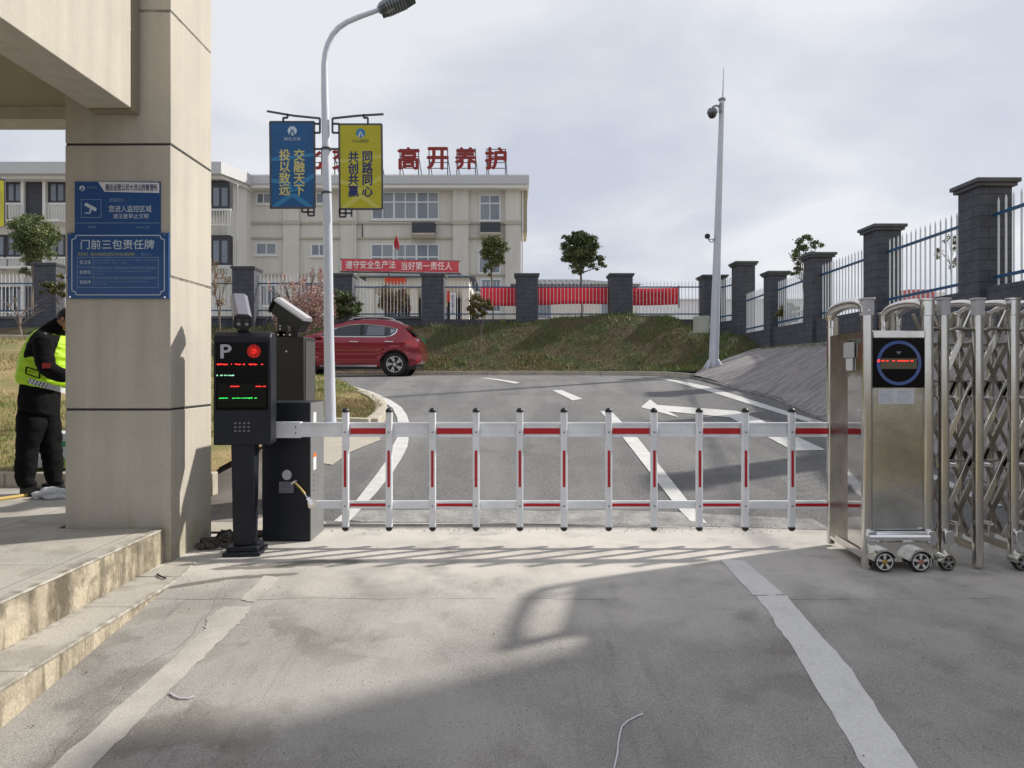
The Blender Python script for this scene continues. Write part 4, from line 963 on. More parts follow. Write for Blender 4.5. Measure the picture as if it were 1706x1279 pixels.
# bumper and skirts
b = MB(); pr = []; zc = gz(892)
for k in range(9): t = R(-90+180*k/8); pr.append((GD-.045-.035*math.cos(t), zc+.042*math.sin(t)))
pr += [(GD-.03, zc+.042), (GD-.03, zc-.042)][:2]
b.prism(pr, gX(1440), gX(1540), 'x'); b.build('bumper', M['chrome'], fg, smooth=True)
b = MB(); b.box(gX(1441), gX(1548), GD-.045, GD+.01, .06, zc-.03); b.build('skirt', M['steel'], fg, bevel=.006)
def clip(x):
    b = MB(); b.prism([(x-.035, zc+.05), (x+.032, zc+.05), (x+.04, zc-.035), (x+.02, zc-.06), (x-.01, zc-.06), (x-.03, zc-.03)], GD-.075, GD-.037); return b.build('clip', M['chrome'], fg, bevel=.006)
clip(gX(1544)); clip(gX(1445))
def wheel(cx_, cz_, d, r, hub, par=fg, name='wheel', nsp=5, rimm='rim', w_=.05):
    b = MB(); b.lathe([(r*.72, 0), (r*.95, 0), (r, w_*.15), (r, w_*.85), (r*.95, w_), (r*.72, w_)], (cx_, d-w_, cz_), 'y', 28); tw = b.build(name, M['tyre'], par, smooth=True)
    b = MB()
    for k in range(nsp):
        t = 2*math.pi*k/nsp+math.pi/2; c_, s_ = math.cos(t), math.sin(t); ax = Vector((c_, 0, s_)); o_ = Vector((-s_, 0, c_)); C0 = Vector((cx_, d-w_-.004, cz_))
        vs = [C0+ax*r*.15+o_*r*.09, C0+ax*r*.15-o_*r*.09, C0+ax*r*.74-o_*r*.15, C0+ax*r*.74+o_*r*.15]; vs2 = [v+Vector((0, .012, 0)) for v in vs]
        b.add(vs+vs2, [(0,1,2,3),(7,6,5,4),(0,4,5,1),(1,5,6,2),(2,6,7,3),(3,7,4,0)])
    n = 28
    for k in range(n):
        t0, t1 = 2*math.pi*k/n, 2*math.pi*(k+1)/n
        b.prism([(cx_+r*.70*math.cos(t0), cz_+r*.70*math.sin(t0)), (cx_+r*.80*math.cos(t0), cz_+r*.80*math.sin(t0)), (cx_+r*.80*math.cos(t1), cz_+r*.80*math.sin(t1)), (cx_+r*.70*math.cos(t1), cz_+r*.70*math.sin(t1))], d-w_-.005, d-w_+.004)
    rm = b.build('rim', M[rimm], tw)
    b = MB(); b.lathe([(r*.25, 0), (r*.25, -.006), (r*.2, -.008)], (cx_, d-w_-.003, cz_), 'y', 14); b.build('hub', M[hub], rm)
    return tw
def mudguard(cx_, cz_, d, r, par=fg, w_=.10, a0=20, a1=172):
    b = MB(); n = 12
    for k in range(n):
        t0, t1 = R(a0+(a1-a0)*k/n), R(a0+(a1-a0)*(k+1)/n); ri, ro = r*1.06, r*1.22
        b.prism([(cx_+ri*math.cos(t0), cz_+ri*math.sin(t0)), (cx_+ro*math.cos(t0), cz_+ro*math.sin(t0)), (cx_+ro*math.cos(t1), cz_+ro*math.sin(t1)), (cx_+ri*math.cos(t1), cz_+ri*math.sin(t1))], d-w_, d)
    return b.build('mudguard', M['steel'], par)
for x, hub in ((gX(1472, 5.18), 'brass'), (gX(1532, 5.18), 'copper')):
    wheel(x, .082, GD-.06, .078, hub, w_=.045); mudguard(x-.004, .082, GD-.028, .078)
wheel(gX(1580, 5.2), .064, GD-.03, .060, 'lampgrey', rimm='darksteel', w_=.04); mudguard(gX(1580, 5.2), .064, GD-.0, .060, a0=60)
# concertina frames
CAPW += []
xs_ = [gX(1572), gX(1629), gX(1688), gX(1748), gX(1808), gX(1868)]
for i, x in enumerate(xs_):
    low = i in (1, 3, 5)
    CAPW.append(x) if i < 2 else None
    post(x, GD, 0.02 if i == 1 else .04, ptop+.0, .066)
    post(x+.045, GB, 0.02, ptop-.04, .05)
    arch(x, GD, x+.045, GB, ptop-.10, ptop+.0, .028)
    b = MB(); b.bar((x+.01, GD+.04, .15), (x+.04, GB-.03, .15), .03, .05); b.bar((x+.012, GD+.04, 1.72), (x+.04, GB-.03, 1.72), .02, .02); b.split('frame_rail', M['darksteel'], fg)
    if i in (2, 4):
        wheel(x+.02, .064, GD-.03, .060, 'lampgrey', rimm='darksteel', w_=.04); mudguard(x+.02, .064, GD-.0, .060, a0=60); clip(x)
    if i == 0: clip(x)
allx = [x2] + xs_
for i in range(len(allx)-1):
    xa, xb = allx[i]+.03, allx[i+1]-.03
    for (dy, wv, rise, mt) in ((.09, .046, 1, 'steel'), (.15, .026, -1, 'darksteel'), (.36, .044, 1, 'darksteel'), (.44, .024, -1, 'darksteel')):
        zlo, zhi = .24, 1.88; n = 3; h = (zhi-zlo)/n; sh = .03*dy*10
        if (xb-xa) < .12: n = 0
        for k in range(n):
            z0_ = zlo+h*k; A = Vector((xa-.05+sh*.3, GD+dy, z0_-.02)); C = Vector((xb+.05+sh*.3, GD+dy, z0_+h+.10))
            if rise < 0: A, C = Vector((C.x, GD+dy, A.z)), Vector((A.x, GD+dy, C.z))
            b = MB(); b.bar(A, C, wv, .02, up=(0,1,0)); b.build('lattice_bar', M[mt], fg, bevel=.004)
    b = MB()
    for z_ in (1.43, .79): b.tube([(xa-.03, GD+.30, z_), (xb+.03, GD+.30, z_)], .011, 8)
    b.tube([(xa-.02, GD+.05, 1.80), ((xa+xb)/2, GD+.05, 1.84), (xb+.02, GD+.05, 1.83)], .014, 8)
    b.split('tie_rod', M['darksteel'], fg, smooth=True)
    b = MB()
    for z_ in (1.83, 1.30, .78, .33): b.cyl(((xa+xb)/2+.01, GD+.06, z_), ((xa+xb)/2+.01, GD+.13, z_), .016, 10)
    b.split('pivot_bolt', M['chrome'], fg)

# ------------------------------------------------------------------ lamp post with banners
LD = 11.2
def lx(x): return (x-CX)*LD/F
def lz(y): return EYE-(y-HY)*LD/F
lp = thing('street_lamp', 'white street lamp with a curved arm and banners hung on both sides', 'street lamp', (lx(550), LD, lz(705)))
b = MB(); b.tube([(lx(550.5), LD, lz(706)), (lx(548), LD, lz(560)), (lx(545.5), LD, lz(350)), (lx(543.5), LD, lz(250)), (lx(541), LD, lz(150)), (lx(540.5), LD, lz(108)), (lx(542.5), LD, lz(88)), (lx(547), LD, lz(72)), (lx(554), LD, lz(58)), (lx(564), LD, lz(46)), (lx(578), LD, lz(36.5)), (lx(598), LD, lz(28)), (lx(632), LD, lz(16))],
                 [.092, .080, .072, .066, .058, .052, .048, .046, .044, .043, .042, .040, .036], 20)
pole = b.build('pole', M['polewhite'], lp, smooth=True)
b = MB(); b.lathe([(.19,0),(.19,.02),(.10,.025),(.098,.06)], (lx(550.5), LD, lz(706)-.02), 'z', 20); b.build('base_plate', M['polewhite'], lp)
for yy in (248, 321):
    b = MB(); b.lathe([(.078,-.02),(.082,-.015),(.082,.015),(.078,.02)], (lx(543.8), LD, lz(yy)), 'z', 20); b.build('clamp', M['bracket'], pole)
# lamp head: tapered shell with a finned dark underside
hp = Matrix.Translation((lx(630), LD, lz(17))) @ Matrix.Rotation(R(-24), 4, 'Y')
def shell(prof_t, prof_b, m, name, par):
    b = MB(); n = len(prof_t); k = 10; vs = []; fs = []
    for (x, z, w_), (x2_, zb2, wb) in zip(prof_t, prof_b):
        for j in range(k+1): t = math.pi*j/k; vs.append((x, w_*math.cos(t), z*math.sin(t)**.8 if 0 < j < k else 0))
        for j in range(1, k): t = math.pi*j/k; vs.append((x, -w_*math.cos(t), -zb2*math.sin(t)**.7))
    r_ = 2*k
    for i in range(n-1):
        for j in range(r_): fs.append((i*r_+j, i*r_+(j+1) % r_, (i+1)*r_+(j+1) % r_, (i+1)*r_+j))
    fs.append(tuple(range(r_))); fs.append(tuple((n-1)*r_+j for j in range(r_)))
    b.add(vs, fs, hp); return b.build(name, m, par, smooth=True)
pt = [(0,.05,.05),(.06,.09,.10),(.2,.115,.16),(.4,.11,.17),(.6,.07,.12),(.72,.02,.03)]; pb = [(0,.05,.05),(.06,.085,.1),(.2,.09,.16),(.4,.07,.17),(.6,.04,.12),(.72,.01,.03)]
hd = shell(pt, pb, M['lampgrey'], 'lamp_head', lp)
b = MB(); b.prism([(.03,-.13),(.2,-.165),(.42,-.165),(.62,-.11),(.62,.11),(.42,.165),(.2,.165),(.03,.13)], -.085, -.02, 'z', hp); un = b.build('lamp_underside', M['lampdark'], hd)
b = MB()
for i in range(7): b.box(.14+i*.05, .155+i*.05, -.17, .17, -.09, -.0, hp)
b.build('cooling_fin', M['lampgrey'], hd)
def banner_frame(xl, xr, yt, yb, side):
    """bracket work in dark square tube between the pole and the banner"""
    b = MB(); D_ = LD; t = .028
    def sg(p, q): b.bar((lx(p[0]), D_, lz(p[1])), (lx(q[0]), D_, lz(q[1])), t, t)
    if side < 0: tx, ex, cx2 = 445, 533, 472
    else: tx, ex, cx2 = 639, 554, 613
    sg((xl, yt), (xr, yt)); sg((xl, yb), (xr, yb)); sg((xl, yt), (xl+ (1.5), yb)); sg((xr, yt), (xr+1.5, yb))
    sg((tx, 185 if side < 0 else 190), ((tx+ex)/2, 192.5)); sg(((tx+ex)/2, 192.5), (ex, 197 if side < 0 else 197)); sg((ex, 197), (ex, 221)); sg((ex, 221), (xr if side < 0 else xl, 221)); sg((ex, 206), (xr if side < 0 else xl, 206))
    a_ = cx2; sg((a_+ (7 if side < 0 else -7), 190), (a_+(7 if side < 0 else -7), 196)); sg((a_+(7 if side < 0 else -7), 196), (a_, 196)); sg((a_, 196), (a_, yt))
    bx_ = xr-20 if side < 0 else xl+1
    sg((bx_, yb+7), (bx_+20, yb+7)); sg((bx_, yb), (bx_, yb+7)); sg((bx_+20, yb), (bx_+20, yb+13)); sg((bx_+10, yb+13), (bx_+20, yb+13)) if side < 0 else sg((bx_, yb+13), (bx_+10, yb+13)); sg((bx_+10, yb), (bx_+10, yb+13))
    if side > 0: sg((bx_, yb), (bx_, yb+13))
    sg((540 if side < 0 else 547, 248), (xr if side < 0 else xl, 248))
    return b
def banner(nm, label, xl, xr, yt, yb, side, m, ray, l1, l2, lm, emb, small):
    th = thing(nm, label, 'banner', (lx((xl+xr)/2), LD, lz(yb)))
    banner_frame(xl, xr, yt, yb, side).build('bracket', M['bracket'], th)
    b = MB(); b.box(lx(xl+1.5), lx(xr-.5), LD-.010, LD+.010, lz(yb-1), lz(yt+1)); bd = b.build('panel', m, th)
    y_ = LD-.0105; W_ = xr-xl; H_ = yb-yt
    def q(u, v): return (lx(xl+1.5+(W_-2)*u), lz(yt+1+(H_-2)*v))
    b = MB()
    for poly in ([(.0,1),(.42,.84),(.58,.84),(1,1),(.84,1),(.5,.88),(.16,1)], [(0,.66),(.45,.70),(.55,.82),(.45,.82),(.4,.74),(0,.71)], [(1,.60),(.6,.72),(.55,.82),(.62,.80),(.68,.75),(1,.66)], [(0,.42),(1,.36),(1,.40),(0,.46)]):
        b.prism([q(*p) for p in poly], y_-.0015, y_)
    b.build('ray_pattern', ray, bd)
    for s_, (u0, u1) in ((l1, (.54, .79)), (l2, (.20, .45))):
        (a0, z1_), (a1, z0_) = q(u0, .32), q(u1, .86); text('banner_text', s_, a0, a1, z0_, z1_, y_-.003, lm, bd, bold=.035, line=.95)
    cx_, cz_ = q(.5, .10); emblem(cx_, cz_, .075, y_-.0005, emb, bd)
    (a0, z1_), (a1, z0_) = q(.30, .175), q(.70, .215); text('banner_text', small, a0, a1, z0_, z1_, y_-.003, emb[0] if side < 0 else M['brownstrip'], bd)
    return th
banner('blue_banner', 'blue banner with yellow characters left of the lamp pole', 450, 523.5, 203, 346, -1, M['bannerblue'], M['rayblue'], '交\n融\n天\n下', '投\n以\n致\n远', M['textyellow'], (M['signwhite'], M['bannerblue']), '湖北交投')
banner('yellow_banner', 'yellow banner with navy characters right of the lamp pole', 565, 636, 207, 348, 1, M['yellow'], M['paleyellow'], '同\n路\n同\n心', '共\n创\n共\n赢', M['textblue'], (M['rayblue'], M['paper']), '大洪山西管理所')

# second lamp post further left, only its yellow banner reaches into view
L2 = 14.
def fx(x, d): return (x-CX)*d/F
def fz(y, d): return EYE-(y-HY)*d/F
l2t = thing('yellow_banner', 'bright yellow banner cut by the left edge of the view', 'banner', (fx(-30, L2), L2, fz(378, L2)))
b = MB(); b.add([(fx(-58,L2),L2+.2,fz(380,L2)), (fx(13.5,L2),L2-.1,fz(377,L2)), (fx(13.5,L2),L2-.1,fz(303,L2)), (fx(-58,L2),L2+.2,fz(285,L2)), (fx(-58,L2),L2+.23,fz(380,L2)), (fx(13.5,L2),L2-.07,fz(377,L2)), (fx(13.5,L2),L2-.07,fz(303,L2)), (fx(-58,L2),L2+.23,fz(285,L2))], [(0,1,2,3),(7,6,5,4),(0,4,5,1),(1,5,6,2),(2,6,7,3),(3,7,4,0)])
ybright = mat('bright_yellow', (.72,.66,.02), .55); b.build('panel', ybright, l2t)
text('banner_text', '同\n路\n同\n心', fx(2,L2), fx(9,L2), fz(363,L2), fz(320,L2), L2-.11, M['textyellow'], l2t, bold=.01, line=.95)
b = MB(); b.bar((fx(-60,L2),L2+.2,fz(283,L2)), (fx(14,L2),L2-.1,fz(302,L2)), .03); b.bar((fx(14,L2),L2-.1,fz(302,L2)), (fx(14,L2),L2-.1,fz(379,L2)), .02); b.bar((fx(-75,L2),L2+.25,fz(300,L2)), (fx(-58,L2),L2+.2,fz(300,L2)), .03); b.build('bracket', M['bracket'], l2t)
l2p = thing('street_lamp', 'white lamp post just outside the left edge, holding the bright yellow banner', 'street lamp', (fx(-80, L2), L2, hlawn(-11, 14)))
b = MB(); b.tube([(fx(-80,L2),L2+.26,1.2), (fx(-80,L2),L2+.26,7.6)], [.09,.055], 16); b.build('pole', M['polewhite'], l2p, smooth=True)

# ------------------------------------------------------------------ camera mast
CD = 18.4
def cxp(x): return (x-CX)*CD/F
def czp(y): return EYE-(y-HY)*CD/F
cm = thing('camera_mast', 'tall white camera mast leaning slightly right at the foot of the bank', 'mast', (cxp(1188), CD, czp(620)))
b = MB(); b.tube([(cxp(1188.5), CD, czp(621)), (cxp(1203), CD, czp(166))], [.135, .066], 8); mp_ = b.build('mast', M['polewhite'], cm)
b = MB(); b.tube([(cxp(1204), CD, czp(166)), (cxp(1205.5), CD, czp(112))], [.016, .006], 6); b.lathe([(.10,0),(.10,.04),(.05,.07)], (cxp(1203), CD, czp(167)), 'z', 12); b.build('lightning_rod', M['lampgrey'], mp_)
b = MB()
for a_ in range(4):
    t = math.pi/4+a_*math.pi/2; d = Vector((math.cos(t), math.sin(t), 0)); c0 = Vector((cxp(1188.5), CD, czp(621))); o_ = Vector((-d.y, d.x, 0))*.012
    b.add([c0+d*.12-o_, c0+d*.40-o_, c0+d*.15+Vector((0,0,.36))-o_, c0+d*.12+o_, c0+d*.40+o_, c0+d*.15+Vector((0,0,.36))+o_], [(0,1,2),(5,4,3),(0,3,4,1),(1,4,5,2),(2,5,3,0)])
b.box(cxp(1188.5)-.32, cxp(1188.5)+.32, CD-.32, CD+.32, czp(621)-.05, czp(621)+.012); b.build('base_gusset', M['polewhite'], mp_)
dm = thing('dome_camera', 'grey dome camera hanging near the top of the white mast', 'camera', (cxp(1186), CD, czp(190)))
b = MB(); b.tube([(cxp(1200), CD-.06, czp(180)), (cxp(1192), CD-.06, czp(177)), (cxp(1187), CD-.06, czp(179)), (cxp(1185.5), CD-.06, czp(184))], .028, 8); b.box(cxp(1197), cxp(1201), CD-.12, CD, czp(188), czp(174)); b.build('bracket', M['lampgrey'], dm, smooth=True)
b = MB(); b.lathe([(.03,.14),(.10,.12),(.135,.06),(.135,0)][::-1], (cxp(1185.5), CD-.06, czp(190)), 'z', 18); b.build('housing', M['camgrey'], dm, smooth=True)
b = MB(); b.lathe([(.115,-.002),(.11,-.06),(.07,-.12),(.01,-.14)], (cxp(1185.5), CD-.06, czp(190)), 'z', 18); b.build('dome', M['carglass'], dm, smooth=True)
sc_ = thing('small_camera', 'small black ball camera on a curled arm halfway up the mast', 'camera', (cxp(1178), CD, czp(395)))
b = MB(); b.lathe([(.01,-.07),(.06,-.05),(.075,0),(.06,.05),(.01,.07)], (cxp(1177.5), CD-.06, czp(394)), 'z', 14); b.build('ball', M['black'], sc_, smooth=True)
b = MB(); b.tube([(cxp(1178.5), CD-.06, czp(398)), (cxp(1182), CD-.06, czp(403.5)), (cxp(1186), CD-.06, czp(404)), (cxp(1188), CD-.05, czp(399.5))], .014, 6); b.bar((cxp(1179), CD-.06, czp(399)), (cxp(1194), CD-.05, czp(399)), .02); b.build('arm', M['lampgrey'], sc_)
eb = thing('electrical_box', 'beige electrical box fixed behind the white mast', 'box', (cxp(1172), CD+.35, czp(555)))
b = MB(); b.box(cxp(1161.5), cxp(1184), CD+.12, CD+.42, czp(554), czp(525.5)); b.build('case', mat('beige_box', (.40,.40,.34), .6), eb, bevel=.01)
b = MB(); b.box(cxp(1164), cxp(1181.5), CD+.112, CD+.119, czp(551.5), czp(528)); b.build('door', mat('beige_door', (.43,.43,.37), .6), eb)
b = MB(); b.box(cxp(1183), cxp(1190), CD+.2, CD+.3, czp(545), czp(538)); b.build('mount', M['lampgrey'], eb)

# ------------------------------------------------------------------ fences
def pier(par, x, y, w_, z0, z1, capw=.09, caph=.11, dp=None):
    dp = dp or w_
    b = MB(); b.box(x-w_/2, x+w_/2, y-dp/2, y+dp/2, z0, z1-caph); p = b.build('pier', M['brick'], par, bevel=.01)
    b = MB(); b.prism(rect_pts(x-w_/2-capw*.6, x+w_/2+capw*.6, y-dp/2-capw*.6, y+dp/2+capw*.6), z1-caph-.001+.002, z1-caph*.55, 'z'); b.prism(rect_pts(x-w_/2-capw, x+w_/2+capw, y-dp/2-capw, y+dp/2+capw), z1-caph*.55+.001, z1, 'z'); b.build('pier_cap', M['cap'], p, bevel=.012)
def panel(par, p, q, zb, zt, zr, n, r=.012, railw=.035):
    """pickets between p and q (xy), bottoms at zb, tips at zt, rails at zr"""
    p, q = Vector(p), Vector(q); b = MB()
    for i in range(n):
        c = p+(q-p)*((i+.5)/n); b.tube([(c.x, c.y, zb), (c.x, c.y, zt-.06), (c.x, c.y, zt)], [r, r, .002], 6, T=None)
    o = b.build('picket_panel', M['picket'], par)
    for z in zr:
        b = MB(); b.bar((p.x, p.y, z), (q.x, q.y, z), railw*.8, railw); b.build('rail', M['railblue'], o)
ff = thing('far_fence', 'slate pier and white picket fence with blue rails along the top of the bank', 'fence', (0, 25.3, 3.))
FD = 25.3
def FX(x): return (x-CX)*FD/F
def FZ(y): return EYE-(y-HY)*FD/F
pxs = [-236, -75, 87, 250, 412, 573, 723, 877.5, 1033]
for i, x in enumerate(pxs): pier(ff, FX(x), FD, .80, 2.4, FZ(457.5 if x > 500 else (446 if x > 300 else 440)), .06)
pier(ff, FX(1186), FD, .78, 2.4, FZ(460), .09)
b = MB(); b.box(FX(-330), FX(1186)-.39, FD-.12, FD+.12, 2.2, FZ(532)); b.build('base_wall', M['brick'], ff)
b = MB(); b.box(FX(-330), FX(700), FD-.16, FD+.121, FZ(531.5), FZ(527)); b.build('coping', M['cap'], ff)
allp = pxs + [1186]
for a_, c_ in zip(allp[:-1], allp[1:]):
    up_ = 6 if a_ < 560 else 0
    panel(ff, (FX(a_)+.4, FD), (FX(c_)-.4, FD), FZ(531-up_*0), FZ(468-up_*2), (FZ(478-up_), FZ(523-up_)), 20, .0105, .045)
panel(ff, (FX(-330)+.4, FD), (FX(-236)-.4, FD), FZ(531), FZ(456), (FZ(472), FZ(517)), 10, .013, .045)
rf = thing('side_fence', 'slate pier and white picket fence with blue rails above the concrete slope on the right', 'fence', (7.2, 15, 2.2))
def RXf(y): return 7.16+.041*(y-10.4)
for i, y in enumerate((7.3, 10.65, 13.85, 17.05, 20.15)): pier(rf, RXf(y)+.12, y, .50, 1.6, 4.42, .085, .12)
pier(rf, RXf(23.2)+.12, 23.3, .60, 1.6, 5.2, .09, .13)
b = MB(); b.prism([(RXf(5)-.02, 5.), (RXf(24)-.02, 24.5), (RXf(24)+.24, 24.5), (RXf(5)+.24, 5.)], 1.5, 2.78, 'z'); b.build('base_wall', M['brick'], rf, bevel=.01)
ys = [4., 7.3, 10.65, 13.85, 17.05, 20.15, 23.2]
for a_, c_ in zip(ys[:-1], ys[1:]):
    panel(rf, (RXf(a_)+.10, a_+.26), (RXf(c_)+.10, c_-.26), 2.8, 4.12, (3.87, 2.93), 17, .014, .045)
panel(rf, (RXf(23.2)+.10, 23.55), (FX(1186)+.2, FD-.4), 3.3, 4.85, (4.55, 3.5), 12, .014, .045)
b = MB(); b.prism([(RXf(23.2)-.02, 23.5), (FX(1186)+.05, 25.), (FX(1186)+.35, 25.), (RXf(23.2)+.24, 23.5)], 2.2, 3.3, 'z'); b.build('base_wall', M['brick'], rf)

# red cloth banner behind the far fence
rb = thing('red_banner', 'long red cloth banner with dark reversed characters strung behind the far fence', 'banner', (FX(965), FD+.3, 4.4))
b = MB(); n = 60; vs = []; fs = []
for i in range(n+1):
    u = i/n; x = FX(800)+(FX(1134)-FX(800))*u; sag = .035*math.sin(u*math.pi*3)+.0; dy = .012*math.sin(u*41)+.02*math.sin(u*11)
    zt_ = FZ(476+ (0 if u < .8 else 1.5)) - sag*.5; zb2 = FZ(507-1.5*u)-sag
    for j in range(5): vs.append((x, FD+.30+dy*(1-.4*j/4), zt_+(zb2-zt_)*j/4))
for i in range(n):
    for j in range(4): fs.append((i*5+j, (i+1)*5+j, (i+1)*5+j+1, i*5+j+1))
b.add(vs, fs); o = b.build('cloth', M['bannerred'], rb, smooth=True); md = o.modifiers.new('s', 'SOLIDIFY'); md.thickness = .004
t_ = '高高兴兴上班平平安安回家'
v, f = text_mesh('人人讲安全处处保平安', 0); xs0 = [p[0] for p in v]; ys0 = [p[1] for p in v]
b = MB(); w0, w1 = FX(1058), FX(1128); z0_, z1_ = FZ(503), FZ(482)
b.add([(w1-(p[0]-min(xs0))/(max(xs0)-min(xs0))*(w1-w0), FD+.225, z0_+(p[1]-min(ys0))/(max(ys0)-min(ys0))*(z1_-z0_)) for p in v], f)
b.build('banner_text', mat('dark_red_text', (.30,.006,.012), .7), rb)
b = MB(); b.bar((FX(1134), FD+.3, FZ(474)), (FX(1134), FD+.3, FZ(512)), .05); b.build('pole', M['bracket'], rb)

# ------------------------------------------------------------------ office building
BD = 45.
def BX(x, d=BD): return (x-CX)*d/F
def BZ(y, d=BD): return EYE-(y-HY)*d/F
ob = thing('office_building', 'three storey cream office building with grey eaves behind the far fence', 'building', (-8, 50, 2.7))
b = MB(); b.box(BX(395), BX(868), BD, BD+12, 2.6, BZ(312)); b.build('wall', M['bwall'], ob)
b = MB(); b.prism([(BD-.9, BZ(312)), (BD-.9, BZ(298)), (BD-.5, BZ(297)), (BD+12.5, BZ(297)), (BD+12.5, BZ(312))], BX(392), BX(881), 'x'); rf_ = b.build('roof', M['fascia'], ob)
b = MB(); b.box(BX(393), BX(880), BD-.8, BD-.001, BZ(318), BZ(312.2)); b.build('cornice', M['bwhite'], ob)
b = MB(); b.box(BX(868)+.002, BX(878), BD-.1, BD+3, BZ(388), BZ(312.3)); b.build('side_duct', mat('duct', (.34,.31,.21), .8), ob)
for x in (866.5, 870.5): 
    b = MB(); b.tube([(BX(x), BD-.12, BZ(316)), (BX(x), BD-.12, BZ(470))], .055, 8); b.build('downpipe', M['bwhite'], ob)
for (x0, x1) in ((474, 500), (569, 595), (755, 781), (842, 866)):
    b = MB(); b.box(BX(x0), BX(x1), BD-.28, BD-.002, 2.6, BZ(318)); b.build('pilaster', M['bwall'], ob)
    b = MB(); b.box(BX(x0-2), BX(x1+2), BD-.36, BD-.001, BZ(375), BZ(369)); b.build('pilaster_band', M['bband'], ob)
for (ya, yb2) in ((373, 369.5), (398, 395.5), (459, 456)):
    b = MB(); b.box(BX(395), BX(868), BD-.14, BD-.003, BZ(ya), BZ(yb2)); b.build('string_course', M['bband'], ob)
def window(par, x0, x1, y0, y1, d, nv, hsplit, fm='wframe', g='glass', t=.09, name='window', curt=None):
    b = MB(); X0, X1, Z0, Z1 = BX(x0, d), BX(x1, d), BZ(y1, d), BZ(y0, d)
    b.box(X0, X1, d-.06, d+.0, Z0, Z0+t); b.box(X0, X1, d-.06, d, Z1-t, Z1); b.box(X0, X0+t, d-.059, d, Z0+t, Z1-t); b.box(X1-t, X1, d-.059, d, Z0+t, Z1-t)
    for k in range(1, nv): c_ = X0+(X1-X0)*k/nv; b.box(c_-t*.5*(1.4 if nv > 3 and k % 2 == 0 else .8), c_+t*.5*(1.4 if nv > 3 and k % 2 == 0 else .8), d-.058, d, Z0+t, Z1-t)
    if hsplit: c_ = Z0+(Z1-Z0)*hsplit; b.box(X0+t, X1-t, d-.062, d, c_-t*.5, c_+t*.5)
    o = b.build(name, M[fm], par)
    for k in range(nv):
        a0, a1 = X0+(X1-X0)*k/nv, X0+(X1-X0)*(k+1)/nv
        b = MB(); b.box(a0+.02, a1-.02, d-.03, d-.002, Z0+.02, Z1-.02); b.build('pane', M[(curt or [g])[k % len(curt or [g])]], o)
    b = MB(); b.box(X0-.08, X1+.08, d-.12, d-.001, Z0-.09, Z0-.002); b.build('sill', M['bwhite'], o)
    return o
bd_ = BD
for (x0, x1, y0, y1, nv, hs, cu) in ((427, 452, 321, 340, 2, 0, None), (526, 552, 321, 340, 2, 0, None), (619, 732, 319, 366, 6, .62, ['glass','curtain','curtain','curtain','glass','curtain']), (798.5, 834, 324, 368, 2, .66, ['curtain','glass']),
        (426, 462, 404, 425, 2, 0, ['curtain']), (518, 546, 406, 427, 2, 0, ['glass']), (618, 732, 406, 455, 6, .55, ['glass','curtain','curtain','curtain','glass','glass']), (797, 834, 414, 456, 2, .66, ['curtain','glass']),
        (426, 462, 474, 510, 2, 0, None), (800, 836, 464, 520, 2, .7, None), (500, 560, 470, 515, 3, .6, None)):
    window(ob, x0, x1, y0, y1, bd_, nv, hs, curt=cu)
for (x0, x1, y0, y1) in ((689, 726, 374, 392), (801, 834, 374, 391)):
    b = MB(); b.box(BX(x0), BX(x1), BD-.75, BD-.004, BZ(y1), BZ(y0)); b.build('louvre_box', M['louvre'], ob)
    b = MB(); b.prism([(BD-.9, BZ(y1+.2)), (BD-.9, BZ(y1+3)), (BD-.7, BZ(y1+7)), (BD-.002, BZ(y1+7)), (BD-.002, BZ(y1+.2))], BX(x0-.5), BX(x1+.8), 'x'); b.build('louvre_ledge', M['bband'], ob)
b = MB(); b.box(BX(430), BX(443), BD+4, BD+5, BZ(297.2), BZ(290)); b.box(BX(428), BX(445), BD+3.9, BD+5.1, BZ(289.9), BZ(287)); b.build('chimney', M['bwhite'], rf_)
b = MB()
for x in range(400, 880, 24): b.tube([(BX(x), BD-.3, BZ(297)), (BX(x), BD-.3, BZ(292))], .012, 5)
b.tube([(BX(398), BD-.3, BZ(292.5)), (BX(880), BD-.3, BZ(292.5))], .012, 5); b.build('roof_wire', M['flagpole'], rf_)
for (x, ya, yb2) in ((771, 335, 372), (768, 412, 455), (590, 320, 470), (604, 374, 396)):
    b = MB(); b.tube([(BX(x), BD-.05 if x > 600 else BD-.32, BZ(ya)), (BX(x), BD-.05 if x > 600 else BD-.32, BZ(yb2))], .03, 6); b.build('conduit', M['darkframe'] if x > 600 else M['bwhite'], ob)
# left wing with bay windows, nearer
WD = 42.5
wg = thing('dormitory_wing', 'pale wing with stacked balconies and dark window bays left of the office building', 'building', (-22, 48, 2.7))
b = MB(); b.box(BX(-420, WD), BX(376, WD), WD, WD+13, 2.6, BZ(300, WD)); b.build('wall', M['bwall'], wg)
b = MB(); b.prism([(BX(376, WD)+.002, WD+.2), (BX(394, WD), WD+1.6), (BX(394, WD), WD+9), (BX(376, WD)+.002, WD+9)], 2.6, BZ(300, WD), 'z'); b.build('wall', M['bwhite'], wg)
b = MB(); b.prism([(BX(-430, WD), WD-1.2), (BX(382, WD), WD-1.2), (BX(402, WD), WD+1.0), (BX(402, WD), WD+9), (BX(-430, WD), WD+9)], BZ(298, WD), BZ(279, WD), 'z'); wr = b.build('roof', M['fascia'], wg)
b = MB(); b.prism([(BX(-430, WD), WD-.8), (BX(380, WD), WD-.8), (BX(398, WD), WD+1.2), (BX(398, WD), WD+8), (BX(-430, WD), WD+8)], BZ(303.5, WD), BZ(298.2, WD), 'z'); b.build('cornice', M['bwhite'], wg)
